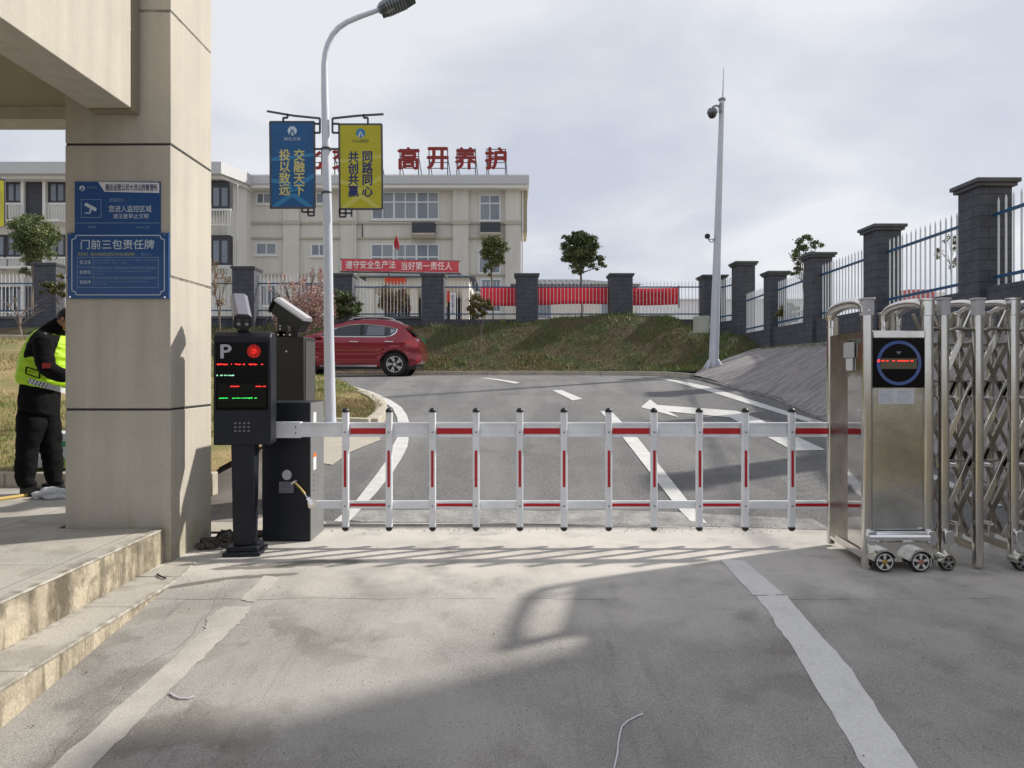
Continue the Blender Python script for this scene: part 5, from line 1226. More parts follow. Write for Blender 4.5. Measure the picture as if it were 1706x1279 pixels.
b = MB(); b.add([(BX(-430,WD), WD-1.1, BZ(278.8,WD)), (BX(380,WD), WD-1.1, BZ(278.8,WD)), (BX(395,WD), WD+9, BZ(278.8,WD)), (BX(-430,WD), WD+9, BZ(278.8,WD)), (BX(-420,WD), WD+4, BZ(262,WD)), (BX(330,WD), WD+4, BZ(268,WD))], [(0,1,5,4),(1,2,5),(2,3,4,5),(3,0,4),(0,3,2,1)]); b.build('tiled_roof', M['gtile'], wr)
def railing(par, x0, x1, y0, y1, d):
    b = MB(); X0, X1, Z0, Z1 = BX(x0, d), BX(x1, d), BZ(y1, d), BZ(y0, d)
    for z in (Z0+.05, Z1): b.bar((X0, d, z), (X1, d, z), .06)
    n = int((X1-X0)/.16)
    for k in range(n+1): x = X0+(X1-X0)*k/n; b.box(x-.014, x+.014, d-.014, d+.014, Z0, Z1)
    b.build('railing', M['wframe'], par)
for base in (-340, -220, -100, 0, 120, 240):
    for (y0, y1, yr0, yr1) in ((303, 338, 340, 369), (391, 428, 430, 446), (478, 520, 520, 540)):
        o_ = base
        window(wg, o_+11, o_+39, y0, y1, WD-.0, 2, 0, 'darkframe', t=.13); window(wg, o_+81, o_+110, y0, y1, WD-.0, 2, 0, 'darkframe', t=.13)
        b = MB(); b.box(BX(o_+44, WD), BX(o_+75, WD), WD-.12, WD-.004, BZ(yr1, WD), BZ(y0-1, WD)); b.build('louvre_panel', M['louvre'], wg)
        railing(wg, o_+12, o_+39, yr0, yr1, WD-.6); railing(wg, o_+81, o_+112, yr0, yr1, WD-.6)
        b = MB(); b.box(BX(o_+8, WD), BX(o_+112, WD), WD-.75, WD-.003, BZ(yr1+4, WD), BZ(yr1, WD)); b.build('balcony_slab', M['bwhite'], wg)
    for xx in (40, 76):
        b = MB(); b.box(BX(base+xx, WD), BX(base+xx+5, WD), WD-.3, WD-.006, 2.6, BZ(303.6, WD)); b.build('column', M['bwhite'], wg)
for (y0, y1, yr0, yr1) in ((308, 348, 350, 376), (396, 442, 446, 460)):
    window(wg, 351, 384, y0, y1, WD-.5, 2, 0, 'darkframe', t=.16); railing(wg, 352, 384, yr0, yr1, WD-.8)
    b = MB(); b.box(BX(345, WD), BX(388, WD), WD-.49, WD-.002, BZ(y1+2, WD), BZ(y0-2, WD)); b.build('bay', M['darkframe'], wg)
b = MB(); b.tube([(BX(391, WD), WD+.4, 2.7), (BX(391, WD), WD+.4, BZ(304, WD))], .06, 8); b.build('downpipe', M['bwhite'], wg)
# roof letters, each a lattice stand with one character
LT = BD-.3
chars = [('湖', 470), ('北', 519), ('交', 572), ('投', 617), ('高', 681), ('开', 729.5), ('养', 776), ('护', 826)]
lab = {'湖': 'first red roof character, behind the blue banner', '北': 'red roof character showing between blue banner and lamp pole', '交': 'red roof character showing right of the lamp pole', '投': 'red roof character hidden by the yellow banner',
       '高': 'red roof character 高 nearest the yellow banner', '开': 'red roof character 开 second of the clear four', '养': 'red roof character 养 third of the clear four', '护': 'red roof character 护 at the right end of the roof sign'}
for ch, xc in chars:
    th = thing('roof_letter', lab[ch], 'letter sign', (BX(xc, LT), LT, BZ(297)), group='red characters standing on the office roof')
    text('character', ch, BX(xc-17, LT), BX(xc+17, LT), BZ(282, LT), BZ(246.5, LT), LT-.0, M['letterred'], th, bold=.045, ext=.06)
    b = MB()
    for xx in (xc-15, xc+16):
        b.bar((BX(xx, LT), LT+.12, BZ(298)), (BX(xx, LT), LT+.12, BZ(249)), .06); b.bar((BX(xx+4, LT), LT+1.2, BZ(298)), (BX(xx, LT), LT+.16, BZ(262)), .05)
    for yy in (250, 262, 272, 281.5): b.bar((BX(xc-15, LT), LT+.12, BZ(yy)), (BX(xc+16, LT), LT+.12, BZ(yy)), .045)
    b.bar((BX(xc-20, LT), LT+.2, BZ(293.5)), (BX(xc+22, LT), LT+.2, BZ(293)), .06); b.build('stand', M['bracket'], th)
# entrance porch with blue tiles and slogan banner
PD = 34.
def QX(x, d=PD): return (x-CX)*d/F
def QZ(y, d=PD): return EYE-(y-HY)*d/F
po = thing('porch', 'cream entrance porch with a blue tiled roof in front of the office', 'porch', (QX(700), PD+2, 2.75))
b = MB(); b.add([(QX(600), PD-.6, QZ(463)), (QX(792), PD-.6, QZ(463)), (QX(766), PD+2.5, QZ(446)), (QX(622), PD+2.5, QZ(446)), (QX(600), PD+5.6, QZ(463)), (QX(792), PD+5.6, QZ(463))], [(0,1,2,3),(1,5,2),(5,4,3,2),(4,0,3),(0,4,5,1)]); b.build('roof', M['tile'], po)
b = MB(); b.box(QX(612), QX(782), PD-.3, PD+5, QZ(480), QZ(463.5)); b.build('lintel', M['bwall'], po)
for x in (618, 690, 776):
    b = MB(); b.box(QX(x-6), QX(x+6), PD-.2, PD+.3, 2.7, QZ(480.2)); b.build('column', M['bwall'], po)
b = MB(); b.box(QX(612), QX(782), PD+4.6, PD+5, 2.7, QZ(480.2)); b.build('rear_wall', mat('dark_entrance', (.035,.032,.03), .8), po)
sb = thing('slogan_banner', 'faded red slogan banner with pale characters above the blue tiled porch roof', 'banner', (QX(665), PD-.4, QZ(452)))
BN = PD-.75
b = MB(); b.add([(QX(569,BN), BN, QZ(450.5,BN)), (QX(764,BN), BN+.1, QZ(453,BN)), (QX(764,BN), BN+.1, QZ(434.5,BN)), (QX(569,BN), BN, QZ(431,BN)), (QX(569,BN), BN+.05, QZ(450.5,BN)), (QX(764,BN), BN+.15, QZ(453,BN)), (QX(764,BN), BN+.15, QZ(434.5,BN)), (QX(569,BN), BN+.05, QZ(431,BN))], [(0,1,2,3),(7,6,5,4),(0,4,5,1),(1,5,6,2),(2,6,7,3),(3,7,4,0)]); pn = b.build('panel', M['bannerpink'], sb)
text('banner_text', '遵守安全生产法', QX(576,BN), QX(659,BN), QZ(447.5,BN), QZ(434.2,BN), BN-.03, M['letterpink'], pn, bold=.02)
text('banner_text', '当好第一责任人', QX(669,BN), QX(753,BN), QZ(449.5,BN), QZ(436.2,BN), BN-.03, M['letterpink'], pn, bold=.02)
b = MB(); b.bar((QX(566,BN), BN+.1, QZ(431,BN)), (QX(766,BN), BN+.2, QZ(434,BN)), .06); b.bar((QX(566,BN), BN+.1, QZ(452,BN)), (QX(768,BN), BN+.2, QZ(455,BN)), .07)
for x in (580, 640, 700, 760): b.bar((QX(x,BN), BN+.12, QZ(453,BN)), (QX(x,BN), BN+.12, QZ(433,BN)), .04); b.bar((QX(x,BN), BN+.12, QZ(440,BN)), (QX(x,BN), BN+1.9, QZ(456,BN)), .04)
b.build('frame', M['bracket'], sb)
fl = thing('flag', 'pair of drooping red flags in front of the office windows', 'flag', (QX(660, 38), 38, 2.75))
b = MB(); b.tube([(QX(661,38), 38, 2.75), (QX(661,38), 38, QZ(390,38))], .03, 6); b.build('flag_pole', M['flagpole'], fl)
for s_, y0 in ((-1, 391), (1, 393)):
    b = MB(); pts = [(661+s_*.3, y0), (661+s_*2.2, y0+8), (661+s_*4.4, y0+14), (661+s_*3.8, y0+21), (661+s_*1.2, y0+24), (661+s_*.4, y0+12)]
    b.prism([(QX(x,38), QZ(y,38)) for x, y in pts], 37.9, 37.98); b.build('cloth', M['flag'], fl)
# low annex with grey tiled roof behind the red banner
an = thing('annex', 'low cream annex with a grey tiled hipped roof right of the office', 'building', (QX(950, 38), 40, 2.75))
AD = 38.
b = MB(); b.box(QX(868,AD), QX(1060,AD), AD, AD+5, 2.7, QZ(476,AD)); b.build('wall', M['bwall'], an)
b = MB(); b.add([(QX(850,AD), AD-.8, QZ(476,AD)), (QX(1065,AD), AD-.8, QZ(476,AD)), (QX(975,AD), AD+2.5, QZ(455,AD)), (QX(890,AD), AD+2.5, QZ(455,AD)), (QX(850,AD), AD+5.8, QZ(476,AD)), (QX(1065,AD), AD+5.8, QZ(476,AD))], [(0,1,2,3),(1,5,2),(5,4,3,2),(4,0,3),(0,4,5,1)]); b.build('roof', M['gtile'], an)
for (x0, x1) in ((888, 920), (1000, 1015)):
    b = MB(); b.box(QX(x0,AD), QX(x1,AD), AD-.06, AD-.002, QZ(535,AD), QZ(500,AD)); w_ = b.build('window', M['wframe'], an)
    b = MB(); b.box(QX(x0+2,AD), QX(x1-2,AD), AD-.075, AD-.062, QZ(530,AD), QZ(503,AD)); b.build('pane', M['glass'], w_)
wh = thing('white_shed', 'white flat roofed shed far behind the right end of the fence', 'building', (QX(1120,60), 62, 2.7))
b = MB(); b.box(QX(1065,60), QX(1360,60), 60, 66, 2.6, QZ(500,60)); b.build('wall', mat('white_shed_wall', (.62,.64,.68), .7, streak=.04), wh)
b = MB(); b.box(QX(1062,60), QX(1363,60), 59.7, 66.3, QZ(500,60)+.001, QZ(498,60)); b.build('roof', M['fascia'], wh)
tk = thing('red_truck', 'distant red and white lorry behind the pickets of the side fence', 'truck', (QX(1530,45), 45, 2.6))
b = MB(); b.box(QX(1512,45), QX(1556,45), 45, 47, QZ(520,45), QZ(482,45)); b.build('cargo_box', mat('truck_red', (.42,.10,.10), .6), tk)
b = MB(); b.box(QX(1562,45), QX(1580,45), 45.1, 46.9, QZ(520,45), QZ(486,45)); b.build('cab', M['bwhite'], tk)
for x in (1512, 1548, 1571):
    b = MB(); b.lathe([(.45,0),(.5,.05),(.5,.25),(.45,.3)], (QX(x,45), 44.95, 2.6+.5), 'y', 16); b.build('wheel', M['tyre'], tk)
# red lanterns and notice board seen through the fence
th = thing('lantern', 'red lantern beside the white notice board at the porch', 'lantern', (QX(744, 33.5), 33.5, QZ(494, 33.5)))
x, y, r_, d = 744, 494, .32, 33.5
b = MB(); b.lathe([(.02,-.9*r_),(r_*.6,-.75*r_),(r_*.95,-.3*r_),(r_,0),(r_*.95,.3*r_),(r_*.6,.75*r_),(.02,.9*r_)], (QX(x,d), d, QZ(y,d)), 'z', 14); b.build('body', M['lantern'], th, smooth=True)
b = MB(); b.cyl((QX(x,d), d, QZ(y,d)-.9*r_), (QX(x,d), d, QZ(y,d)-1.5*r_), .05, 8); b.build('tassel', M['gold'], th)
b = MB(); b.cyl((QX(x,d), d, QZ(y,d)+.9*r_), (QX(x,d), d, QZ(y,d)+1.6*r_), .02, 6); b.build('cord', M['gold'], th)
hb = thing('hanging_cloth', 'small orange red cloth hung under the middle of the porch roof', 'cloth', (QX(659,33.4), 33.4, QZ(473,33.4)))
b = MB(); b.prism([(QX(x_,33.4), QZ(y_,33.4)) for x_, y_ in ((641,462),(677,463),(676,473),(668,471),(659,474),(650,471),(642,473))], 33.38, 33.42); b.build('cloth', mat('orange_red_cloth', (.55,.07,.03), .8), hb)
nb = thing('notice_board', 'narrow white upright name board standing at the porch', 'sign', (QX(754,33), 33, 2.75))
b = MB(); b.box(QX(749.5,33), QX(759,33), 33, 33.06, 2.75, QZ(487,33)); o = b.build('board', M['paper'], nb)
text('board_text', '随\n岳\n运\n营\n公\n司', QX(752,33), QX(757,33), QZ(523,33), QZ(491,33), 32.995, M['textblue'], o, bold=.01)

# ------------------------------------------------------------------ car
CY = 19.35; CZ = P(19.6)+.0; CXR = (657-CX)*CY/F
car = thing('parked_car', 'red hatchback with silver roof rails crossing the drive beyond the barrier', 'car', (CXR, CY+.9, CZ))
def arc(cx_, cz_, r, a0, a1, n=14): return [(cx_+r*math.cos(R(a0+(a1-a0)*k/n)), cz_+r*math.sin(R(a0+(a1-a0)*k/n))) for k in range(n+1)]
outl = [(-3.55,.27),(-3.63,.45),(-3.62,.62),(-3.57,.80),(-3.45,.93),(-3.2,1.0),(-2.8,1.08),(-2.36,1.16),(-2.1,1.27),(-1.7,1.46),(-1.35,1.555),(-1.0,1.61),(-.7,1.62),(-.35,1.60),(-.05,1.55),(.15,1.48),(.34,1.41),(.335,1.375),(.27,1.34),(.36,1.24),(.47,1.12),(.62,1.01),(.68,.90),(.70,.76),(.76,.64),(.765,.50),(.73,.40),(.55,.31)]
outl += arc(0, .33, .405, -8, 188) + [(-.5,.255),(-2.1,.255)] + arc(-2.6, .33, .405, -8, 188) + [(-3.1,.25)]
def half(x, z):
    """half width of the body at station x, height z"""
    w_ = .895
    w_ *= 1-.10*sm((x-.25)/.55)-.16*sm((-x-2.9)/.8)
    if z > .95: w_ -= .30*((z-.95)/.65)**1.25
    if z < .45: w_ -= .05*(.45-z)/.2
    w_ += .012*math.exp(-((z-.80)/.05)**2)-.018*math.exp(-((z-.62)/.14)**2)
    for c_ in (0, -2.6):
        d = math.hypot(x-c_, z-.33)
        if d < .52: w_ += .022*sm((.52-d)/.1)
    return w_
def carsheet(poly, sx_=.07, sz_=.055, off=0.):
    b = bmesh.new(); vs = [b.verts.new((x, 0, z)) for x, z in poly]; b.faces.new(vs)
    xs = [p[0] for p in poly]; zs_ = [p[1] for p in poly]
    for ax, lo, hi, st in ((0, min(xs), max(xs), sx_), (2, min(zs_), max(zs_), sz_)):
        k = math.ceil(lo/st)
        while k*st < hi:
            no = (1,0,0) if ax == 0 else (0,0,1); bmesh.ops.bisect_plane(b, geom=b.verts[:]+b.edges[:]+b.faces[:], plane_co=tuple(k*st*c for c in no), plane_no=no); k += 1
    bmesh.ops.triangulate(b, faces=[f for f in b.faces if len(f.verts) > 4])
    b.verts.index_update(); V = [(v.co.x, v.co.z) for v in b.verts]; Fc = [tuple(v.index for v in f.verts) for f in b.faces]
    bd = [(e.verts[0].index, e.verts[1].index) for e in b.edges if len(e.link_faces) == 1]; b.free(); return V, Fc, bd
V, Fc, bd = carsheet(outl)
n = len(V); vs = [(x, -half(x, z), z) for x, z in V] + [(x, half(x, z), z) for x, z in V]
# round the shoulder: intermediate ring pulled in towards the centre
fs = list(Fc) + [tuple(i+n for i in f[::-1]) for f in Fc]
ring = sorted({i for e_ in bd for i in e_}); idx = {}
steps = (.93, .78, .4, -.4, -.78, -.93)
for i in ring:
    x, z = V[i]; h_ = half(x, z); idx[i] = []
    for s_ in steps:
        bulge = (1-s_*s_)*.045 if z > 1.0 else (1-s_*s_)*.03*(1 if z > .3 else 0)
        dx = (1 if x > 0 else -1)*bulge*(1.0 if abs(x+1.4) > 1.75 else .0); vs.append((x+dx, -h_*s_, z+(bulge if z > .97 else 0))); idx[i].append(len(vs)-1)
for a_, c_ in bd:
    A = [a_]+idx[a_]+[a_+n]; B_ = [c_]+idx[c_]+[c_+n]
    for k in range(len(A)-1): fs.append((A[k], B_[k], B_[k+1], A[k+1]))
T = Matrix.Translation((CXR, CY+.895, CZ))
b = MB(); b.add(vs, fs, T); body = b.build('body', M['carred'], car, smooth=True, ang=50)
def carpatch(name, poly, m, off, par, both=True, sx_=.1, sz_=.08):
    V, Fc, bd = carsheet(poly, sx_, sz_)
    for s_ in ((-1, 1) if both else (-1,)):
        b = MB(); b.add([(x, s_*(half(x, z)+off), z) for x, z in V], Fc, T); b.build(name, m, par, smooth=True)
glasspoly = [(-2.2,1.115),(-1.85,1.115),(-.25,1.105),(-.1,1.14),(.02,1.22),(.06,1.33),(-.15,1.39),(-.45,1.435),(-.9,1.475),(-1.3,1.455),(-1.65,1.36)]
wnd = carpatch('side_window', glasspoly, M['carglass'], .004, body)
carpatch('window_shade', [(-.80,1.15),(-.30,1.15),(-.30,1.40),(-.78,1.42)], mat('sun_shade', (.14,.16,.19), .25, spec=.7), .006, body)
carpatch('quarter_glass', [(-.13,1.20),(-.02,1.25),(.0,1.31),(-.13,1.345)], mat('quarter_glass', (.30,.33,.37), .2, spec=.7), .007, body)

b = MB()
for s_ in (-1, 1):
    g = glasspoly+glasspoly[:1]
    for p, q in zip(g[:-1], g[1:]):
        b.bar((p[0], s_*(half(*p)+.006), p[1]), (q[0], s_*(half(*q)+.006), q[1]), .026, .010, up=(0,1,0))
b.v = [tuple(T @ Vector(p)) for p in b.v]
for k in (0, 1):
    c_ = MB(); hv, hf = len(b.v)//2, len(b.f)//2; c_.v = b.v[k*hv:(k+1)*hv]; c_.f = [tuple(i-k*hv for i in f) for f in b.f[k*hf:(k+1)*hf]]; c_.m = [0]*hf; c_.build('window_trim', M['chrome'], body)
carpatch('pillar_trim', [(-.98,1.12),(-.88,1.12),(-.90,1.465),(-.99,1.465)], M['black'], .007, body)
carpatch('lamp_cluster', [(.18,.99),(.40,1.03),(.60,1.0),(.66,.88),(.66,.76),(.50,.84),(.32,.93)], M['taillamp'], .005, body)
carpatch('rear_reflector', [(.62,.57),(.72,.57),(.71,.40),(.60,.38)], M['taillamp'], .006, body)
carpatch('sill_trim', [(-2.1,.262),(-.5,.262),(-.5,.315),(-2.1,.315)], M['chrome'], .010, body)
carpatch('wheel_arch_trim', arc(0,.33,.44,0,180)+arc(0,.33,.408,180,0), mat('arch_dark', (.10,.006,.012), .5), .006, body)
for x0 in (-1.25, -.27):
    b = MB()
    for s_ in (-1, 1): b.bar((x0, s_*(half(x0,.97)+.018), .975), (x0+.24, s_*(half(x0+.2,.97)+.018), .965), .03, .022)
    b.v = [tuple(T @ Vector(p)) for p in b.v]; b.split('door_handle', M['chrome'], body, bevel=.006)
b = MB()
for s_ in (-1, 1):
    b.tube([(x, s_*.60, z) for x, z in ((-1.32,1.60),(-1.2,1.655),(-.8,1.685),(-.35,1.675),(-.1,1.63),(.0,1.57))], .017, 8)
b.v = [tuple(T @ Vector(p)) for p in b.v]; b.split('roof_rail', M['camwhite'], car, smooth=True)
# windscreen and rear window (set on the sloping ends)
b = MB(); b.add([(-2.02,-.60,1.345),(-2.02,.60,1.345),(-1.5,.52,1.572),(-1.5,-.52,1.572)], [(0,1,2,3)], T); b.build('windscreen', M['carglass'], body)
b = MB(); b.add([(.315,-.55,1.37),(.315,.55,1.37),(.56,.6,1.15),(.56,-.6,1.15)], [(0,1,2,3)], T); b.build('rear_window', M['carglass'], body)
# seam lines of the doors
b = MB()
for (xa, za, xb, zb2) in ((-.93,1.1,-.93,.34),(-.93,.34,-2.0,.34),(-2.02,.36,-2.12,1.05),(-.06,1.1,-.30,.8),(-.30,.8,-.45,.42)):
    for k in range(8):
        p = (xa+(xb-xa)*k/8, za+(zb2-za)*k/8); q = (xa+(xb-xa)*(k+1)/8, za+(zb2-za)*(k+1)/8)
        b.bar((p[0], -half(*p)-.0005, p[1]), (q[0], -half(*q)-.0005, q[1]), .007, .004, up=(0,1,0))
b.v = [tuple(T @ Vector(p)) for p in b.v]; b.build('door_seam', M['black'], body)
b = MB(); b.box(-2.25, -2.05, -.98, -.88, 1.06, 1.18); b.v = [tuple(T @ Vector(p)) for p in b.v]; b.build('mirror', M['carred'], body, bevel=.03)
def carwheel(xw, side_):
    r = .335; y_ = CY+.03 if side_ < 0 else CY+1.76
    b = MB(); b.lathe([(r*.66,0),(r*.93,0),(r,.04),(r,.17),(r*.93,.21),(r*.66,.21)], (CXR+xw, y_-.0, CZ+.335), 'y', 36); tw = b.build('wheel', M['tyre'], car, smooth=True)
    b = MB()
    for k in range(5):
        for dd, wv in ((-.16, .10), (.16, .10)):
            t = 2*math.pi*k/5+.4; ax = Vector((math.cos(t), 0, math.sin(t))); t2 = t+dd+.25; ax2 = Vector((math.cos(t2), 0, math.sin(t2))); c0 = Vector((CXR+xw, y_-.004, CZ+.335))
            b.bar(c0+ax*.05, c0+ax2*r*.68, .034, .02, up=(0,1,0))
    for k in range(36):
        t0, t1 = 2*math.pi*k/36, 2*math.pi*(k+1)/36
        b.bar((CXR+xw+r*.66*math.cos(t0), y_-.006, CZ+.335+r*.66*math.sin(t0)), (CXR+xw+r*.66*math.cos(t1), y_-.006, CZ+.335+r*.66*math.sin(t1)), .014, .02, up=(0,1,0))
    b.cyl((CXR+xw, y_-.015, CZ+.335), (CXR+xw, y_+.01, CZ+.335), .045, 14); b.build('rim', M['rim'], tw)
for xw in (0, -2.6):
    for s_ in (-1, 1):
        carwheel(xw, s_); ya = CY+.895+s_*.60
        b = MB(); b.cyl((CXR+xw, ya-.02, CZ+.36), (CXR+xw, ya+.02, CZ+.36), .425, 32); b.build('wheel_liner', M['black'], body)
        n_ = 16; b = MB()
        for k in range(n_):
            t0, t1 = R(-5+190*k/n_), R(-5+190*(k+1)/n_); q = [(CXR+xw+rr_*math.cos(t), CZ+.33+rr_*math.sin(t)) for rr_, t in ((.41,t0),(.425,t0),(.425,t1),(.41,t1))]
            b.prism(q, min(ya, ya+s_*.25), max(ya, ya+s_*.25))
        b.build('arch_liner', M['black'], body)
b = MB(); b.box(-3.4, .60, -.80, .82, .20, .42); b.v = [tuple(T @ Vector(p)) for p in b.v]; b.build('underbody', M['black'], body)
gs = thing('green_marker', 'round green marker plate standing in the grass behind the red car', 'marker', ((703-CX)*22.4/F, 22.4, hbank(-2.9, 22.4)))
q = ((702-CX)*22.4/F, 22.4, EYE-(570-HY)*22.4/F)
b = MB(); b.lathe([(.13,0),(.13,.02)], q, 'y', 20); b.build('plate', M['greensign'], gs)
b = MB(); b.lathe([(.075,-.004),(.075,-.001)], q, 'y', 6); b.build('plate_mark', M['signwhite'], gs)
b = MB(); b.tube([(q[0], q[1]+.03, hbank(q[0], 22.4)-.1), (q[0], q[1]+.03, q[2])], .015, 6); b.build('stake', M['bracket'], gs)

# ------------------------------------------------------------------ trees and shrubs
def tree(name, label, base, top_z, clumps, nleaf, leaf, mats, trunk_r=.06, bark='bark', limbs=True, lean=(0,0), seed=0, cat='tree', group=None, aspect=.55):
    """clumps: (x, y, z, rx, ry, rz) world ellipsoids that make up the crown"""
    r = random.Random(seed); th = thing(name, label, cat, base, group=group); b = MB(); bx_, by_, bz_ = base
    mid = Vector((bx_+lean[0], by_+lean[1], top_z)); p0 = Vector((bx_, by_, bz_-.1)); pts = [p0+(mid-p0)*k/5+Vector((r.gauss(0, trunk_r*.5), r.gauss(0, trunk_r*.5), 0))*(0 < k < 5) for k in range(6)]
    b.tube(pts, [trunk_r*(1-.1*k) for k in range(6)], 8)
    if limbs:
        for (x, y, z, rx, ry, rz_) in clumps:
            c_ = Vector((x, y, z)); s0 = pts[r.choice((4, 4, 5))]; m1 = (s0+c_)/2+Vector((r.gauss(0,.06), r.gauss(0,.06), .03))
            b.tube([s0, m1, c_], [trunk_r*.5, trunk_r*.32, trunk_r*.12], 6)
            for _ in range(4):
                e_ = c_+Vector((r.uniform(-1,1)*rx, r.uniform(-1,1)*ry, r.uniform(-.7,1)*rz_))*.85; b.tube([m1, (m1+e_)/2+Vector((0,0,.04)), e_], [trunk_r*.22, trunk_r*.14, trunk_r*.05], 4)
    b.build('trunk', M[bark], th, smooth=True)
    tot = sum(c[3]*c[4]*c[5] for c in clumps); mats_ = [M[m] for m in mats]; b = MB()
    for ci, (x, y, z, rx, ry, rz_) in enumerate(clumps):
        k = int(nleaf*(rx*ry*rz_)/tot); sub = []
        for _ in range(max(4, int(k/55))):
            while True:
                u = Vector((r.uniform(-1,1), r.uniform(-1,1), r.uniform(-1,1)))
                if .25 < u.length < 1: break
            sub.append(u)
        for _ in range(int(k*1.7)):
            s_ = r.choice(sub); u = s_+Vector((r.gauss(0,.17), r.gauss(0,.17), r.gauss(0,.15)))
            c_ = Vector((x+u.x*rx, y+u.y*ry, z+u.z*rz_)); d = Vector((r.gauss(0,1), r.gauss(0,1), r.gauss(0,.8)+.2)).normalized(); e_ = d.orthogonal().normalized(); e_.rotate(Matrix.Rotation(r.uniform(0, 6.28), 3, d)); g = d.cross(e_)
            l_ = leaf*.8*r.uniform(.5, 1.3); b.mi = r.choices(range(len(mats)), weights=[3]+[1]*(len(mats)-1))[0]
            b.add([c_-e_*l_*.5, c_+g*l_*aspect*.5, c_+e_*l_*.5, c_-g*l_*aspect*.5], [(0,1,2,3)])
    b.build('crown', mats_, th)
    return th
def cl(d, lst): return [((x-CX)*d/F, d+dy, EYE-(y-HY)*d/F, rx*d/F, rx*d/F*.9, ry*d/F) for (x, y, rx, ry, dy) in lst]
tree('round_tree', 'leafy round crowned tree in front of the balconies left of the pillar', ((57-CX)*30/F, 30, 2.75), EYE-(440-HY)*30/F,
     cl(30, [(52,382,30,20,0),(35,400,22,18,.3),(75,398,24,18,-.2),(55,415,28,20,0),(50,368,24,12,.2),(58,440,10,18,0),(40,450,16,9,.1),(90,392,12,12,0)]), 7500, .13, ['leaf','leafdark'], .12, seed=1)
tree('sapling', 'olive leaved sapling against the slate pier left of the cream pillar', ((101-CX)*23.6/F, 23.6, hbank(-15,23.6)), EYE-(490-HY)*23.6/F,
     cl(23.6, [(98,462,8,6,0),(85,480,14,10,0),(104,480,10,14,.1),(80,487,10,5,0)]), 1500, .10, ['leafolive','leaf'], .022, 'palebark', seed=2)
tree('bare_tree', 'leafless small tree on the dry lawn at far left', ((32-CX)*20.5/F, 20.5, EYE-(594-HY)*20.5/F), EYE-(528-HY)*20.5/F,
     cl(20.5, [(15,505,25,14,0),(50,505,26,14,.3),(32,490,20,16,-.3),(5,520,20,8,0),(62,515,18,10,0)]), 60, .04, ['leafbrown'], .055, 'palebark', seed=3)
tree('bare_tree', 'thin bare tree between the cream pillar and the grey camera', ((366-CX)*21.5/F, 21.5, 2.2), EYE-(520-HY)*21.5/F,
     cl(21.5, [(366,470,14,26,0),(358,445,12,14,0),(378,455,12,18,0),(362,495,14,14,0)]), 420, .07, ['leafbrown','leafolive'], .035, 'palebark', seed=4)
tree('blossom_tree', 'pink blossoming tree behind the white topped camera', ((505-CX)*22.8/F, 22.8, 2.2), EYE-(545-HY)*22.8/F,
     cl(22.8, [(480,515,26,26,0),(515,500,30,30,.2),(538,510,20,34,0),(500,535,34,22,-.2),(535,465,10,22,0),(495,470,14,18,0),(470,470,6,20,0),(462,530,14,18,0),(522,455,6,16,0),(450,480,5,16,0)]), 9000, .07, ['blossom','blossom','leafbrown'], .06, seed=5)
tree('green_shrub', 'rounded dark green shrub right of the lamp pole by the fence', ((578-CX)*23.4/F, 23.4, 2.3), EYE-(520-HY)*23.4/F,
     cl(23.4, [(572,500,18,16,0),(588,508,14,14,0),(565,515,16,14,0),(580,522,18,10,0),(596,512,8,8,0)]), 4200, .10, ['leafdark','leaf'], .05, seed=6, cat='shrub')
tree('sapling', 'orange tinged sapling on the bank in front of the fence right of the car', ((801-CX)*23.0/F, 23.0, hbank(-1,23.)-.0), EYE-(545-HY)*23./F,
     cl(23., [(800,502,18,12,0),(788,512,12,12,0),(812,510,12,12,0),(802,525,12,9,0)]), 1900, .085, ['leafolive','leafred','leafolive'], .022, 'palebark', seed=7)
tree('red_shrub', 'red leaved shrub seen through the pickets under the porch', ((655-CX)*29/F, 29, 2.75), EYE-(520-HY)*29/F,
     cl(29, [(650,495,18,24,0),(665,500,14,20,0),(640,505,12,18,0),(675,512,10,14,0)]), 2600, .11, ['leafred','leafolive'], .05, seed=8, cat='shrub')
tree('green_tree', 'bright green small tree in front of the right end of the office', ((820-CX)*31/F, 31, 2.75), EYE-(425-HY)*31/F,
     cl(31, [(824,405,17,12,0),(812,415,14,12,0),(830,418,15,14,0),(820,432,15,12,0),(815,448,8,10,0),(835,430,9,10,0)]), 5200, .11, ['leaf','leafolive','leafdark'], .06, seed=9)
tree('dark_tree', 'dark broad tree standing alone against the sky above the red banner', ((969-CX)*29/F, 29, 2.75), EYE-(425-HY)*29/F,
     cl(29, [(968,398,18,14,0),(950,410,15,14,0),(985,410,16,15,0),(965,425,22,14,0),(948,432,15,11,0),(988,432,15,12,0),(1000,445,9,6,0),(965,445,14,10,0),(958,392,8,7,0),(942,398,7,6,0)]), 8200, .12, ['leafdark','leafdark','leaf'], .07, seed=10)
tree('thin_tree', 'sparse green tree rising behind the middle of the side fence', ((1340-CX)*24/F, 24, 2.55), EYE-(460-HY)*24/F,
     cl(24, [(1345,405,18,12,0),(1335,420,18,14,0),(1360,412,12,12,0),(1330,440,14,12,0),(1350,432,14,12,0),(1322,452,14,8,0)]), 1900, .10, ['leafdark','leaf'], .045, seed=11)
tree('green_bush', 'light green bush behind the pickets above the concrete slope', ((1313-CX)*19.5/F, 19.5, 2.5), EYE-(545-HY)*19.5/F,
     cl(19.5, [(1313,510,12,10,0),(1305,520,12,10,0),(1322,520,10,12,0),(1314,532,12,9,0)]), 1700, .08, ['leafolive','leaf'], .03, seed=12, cat='shrub')
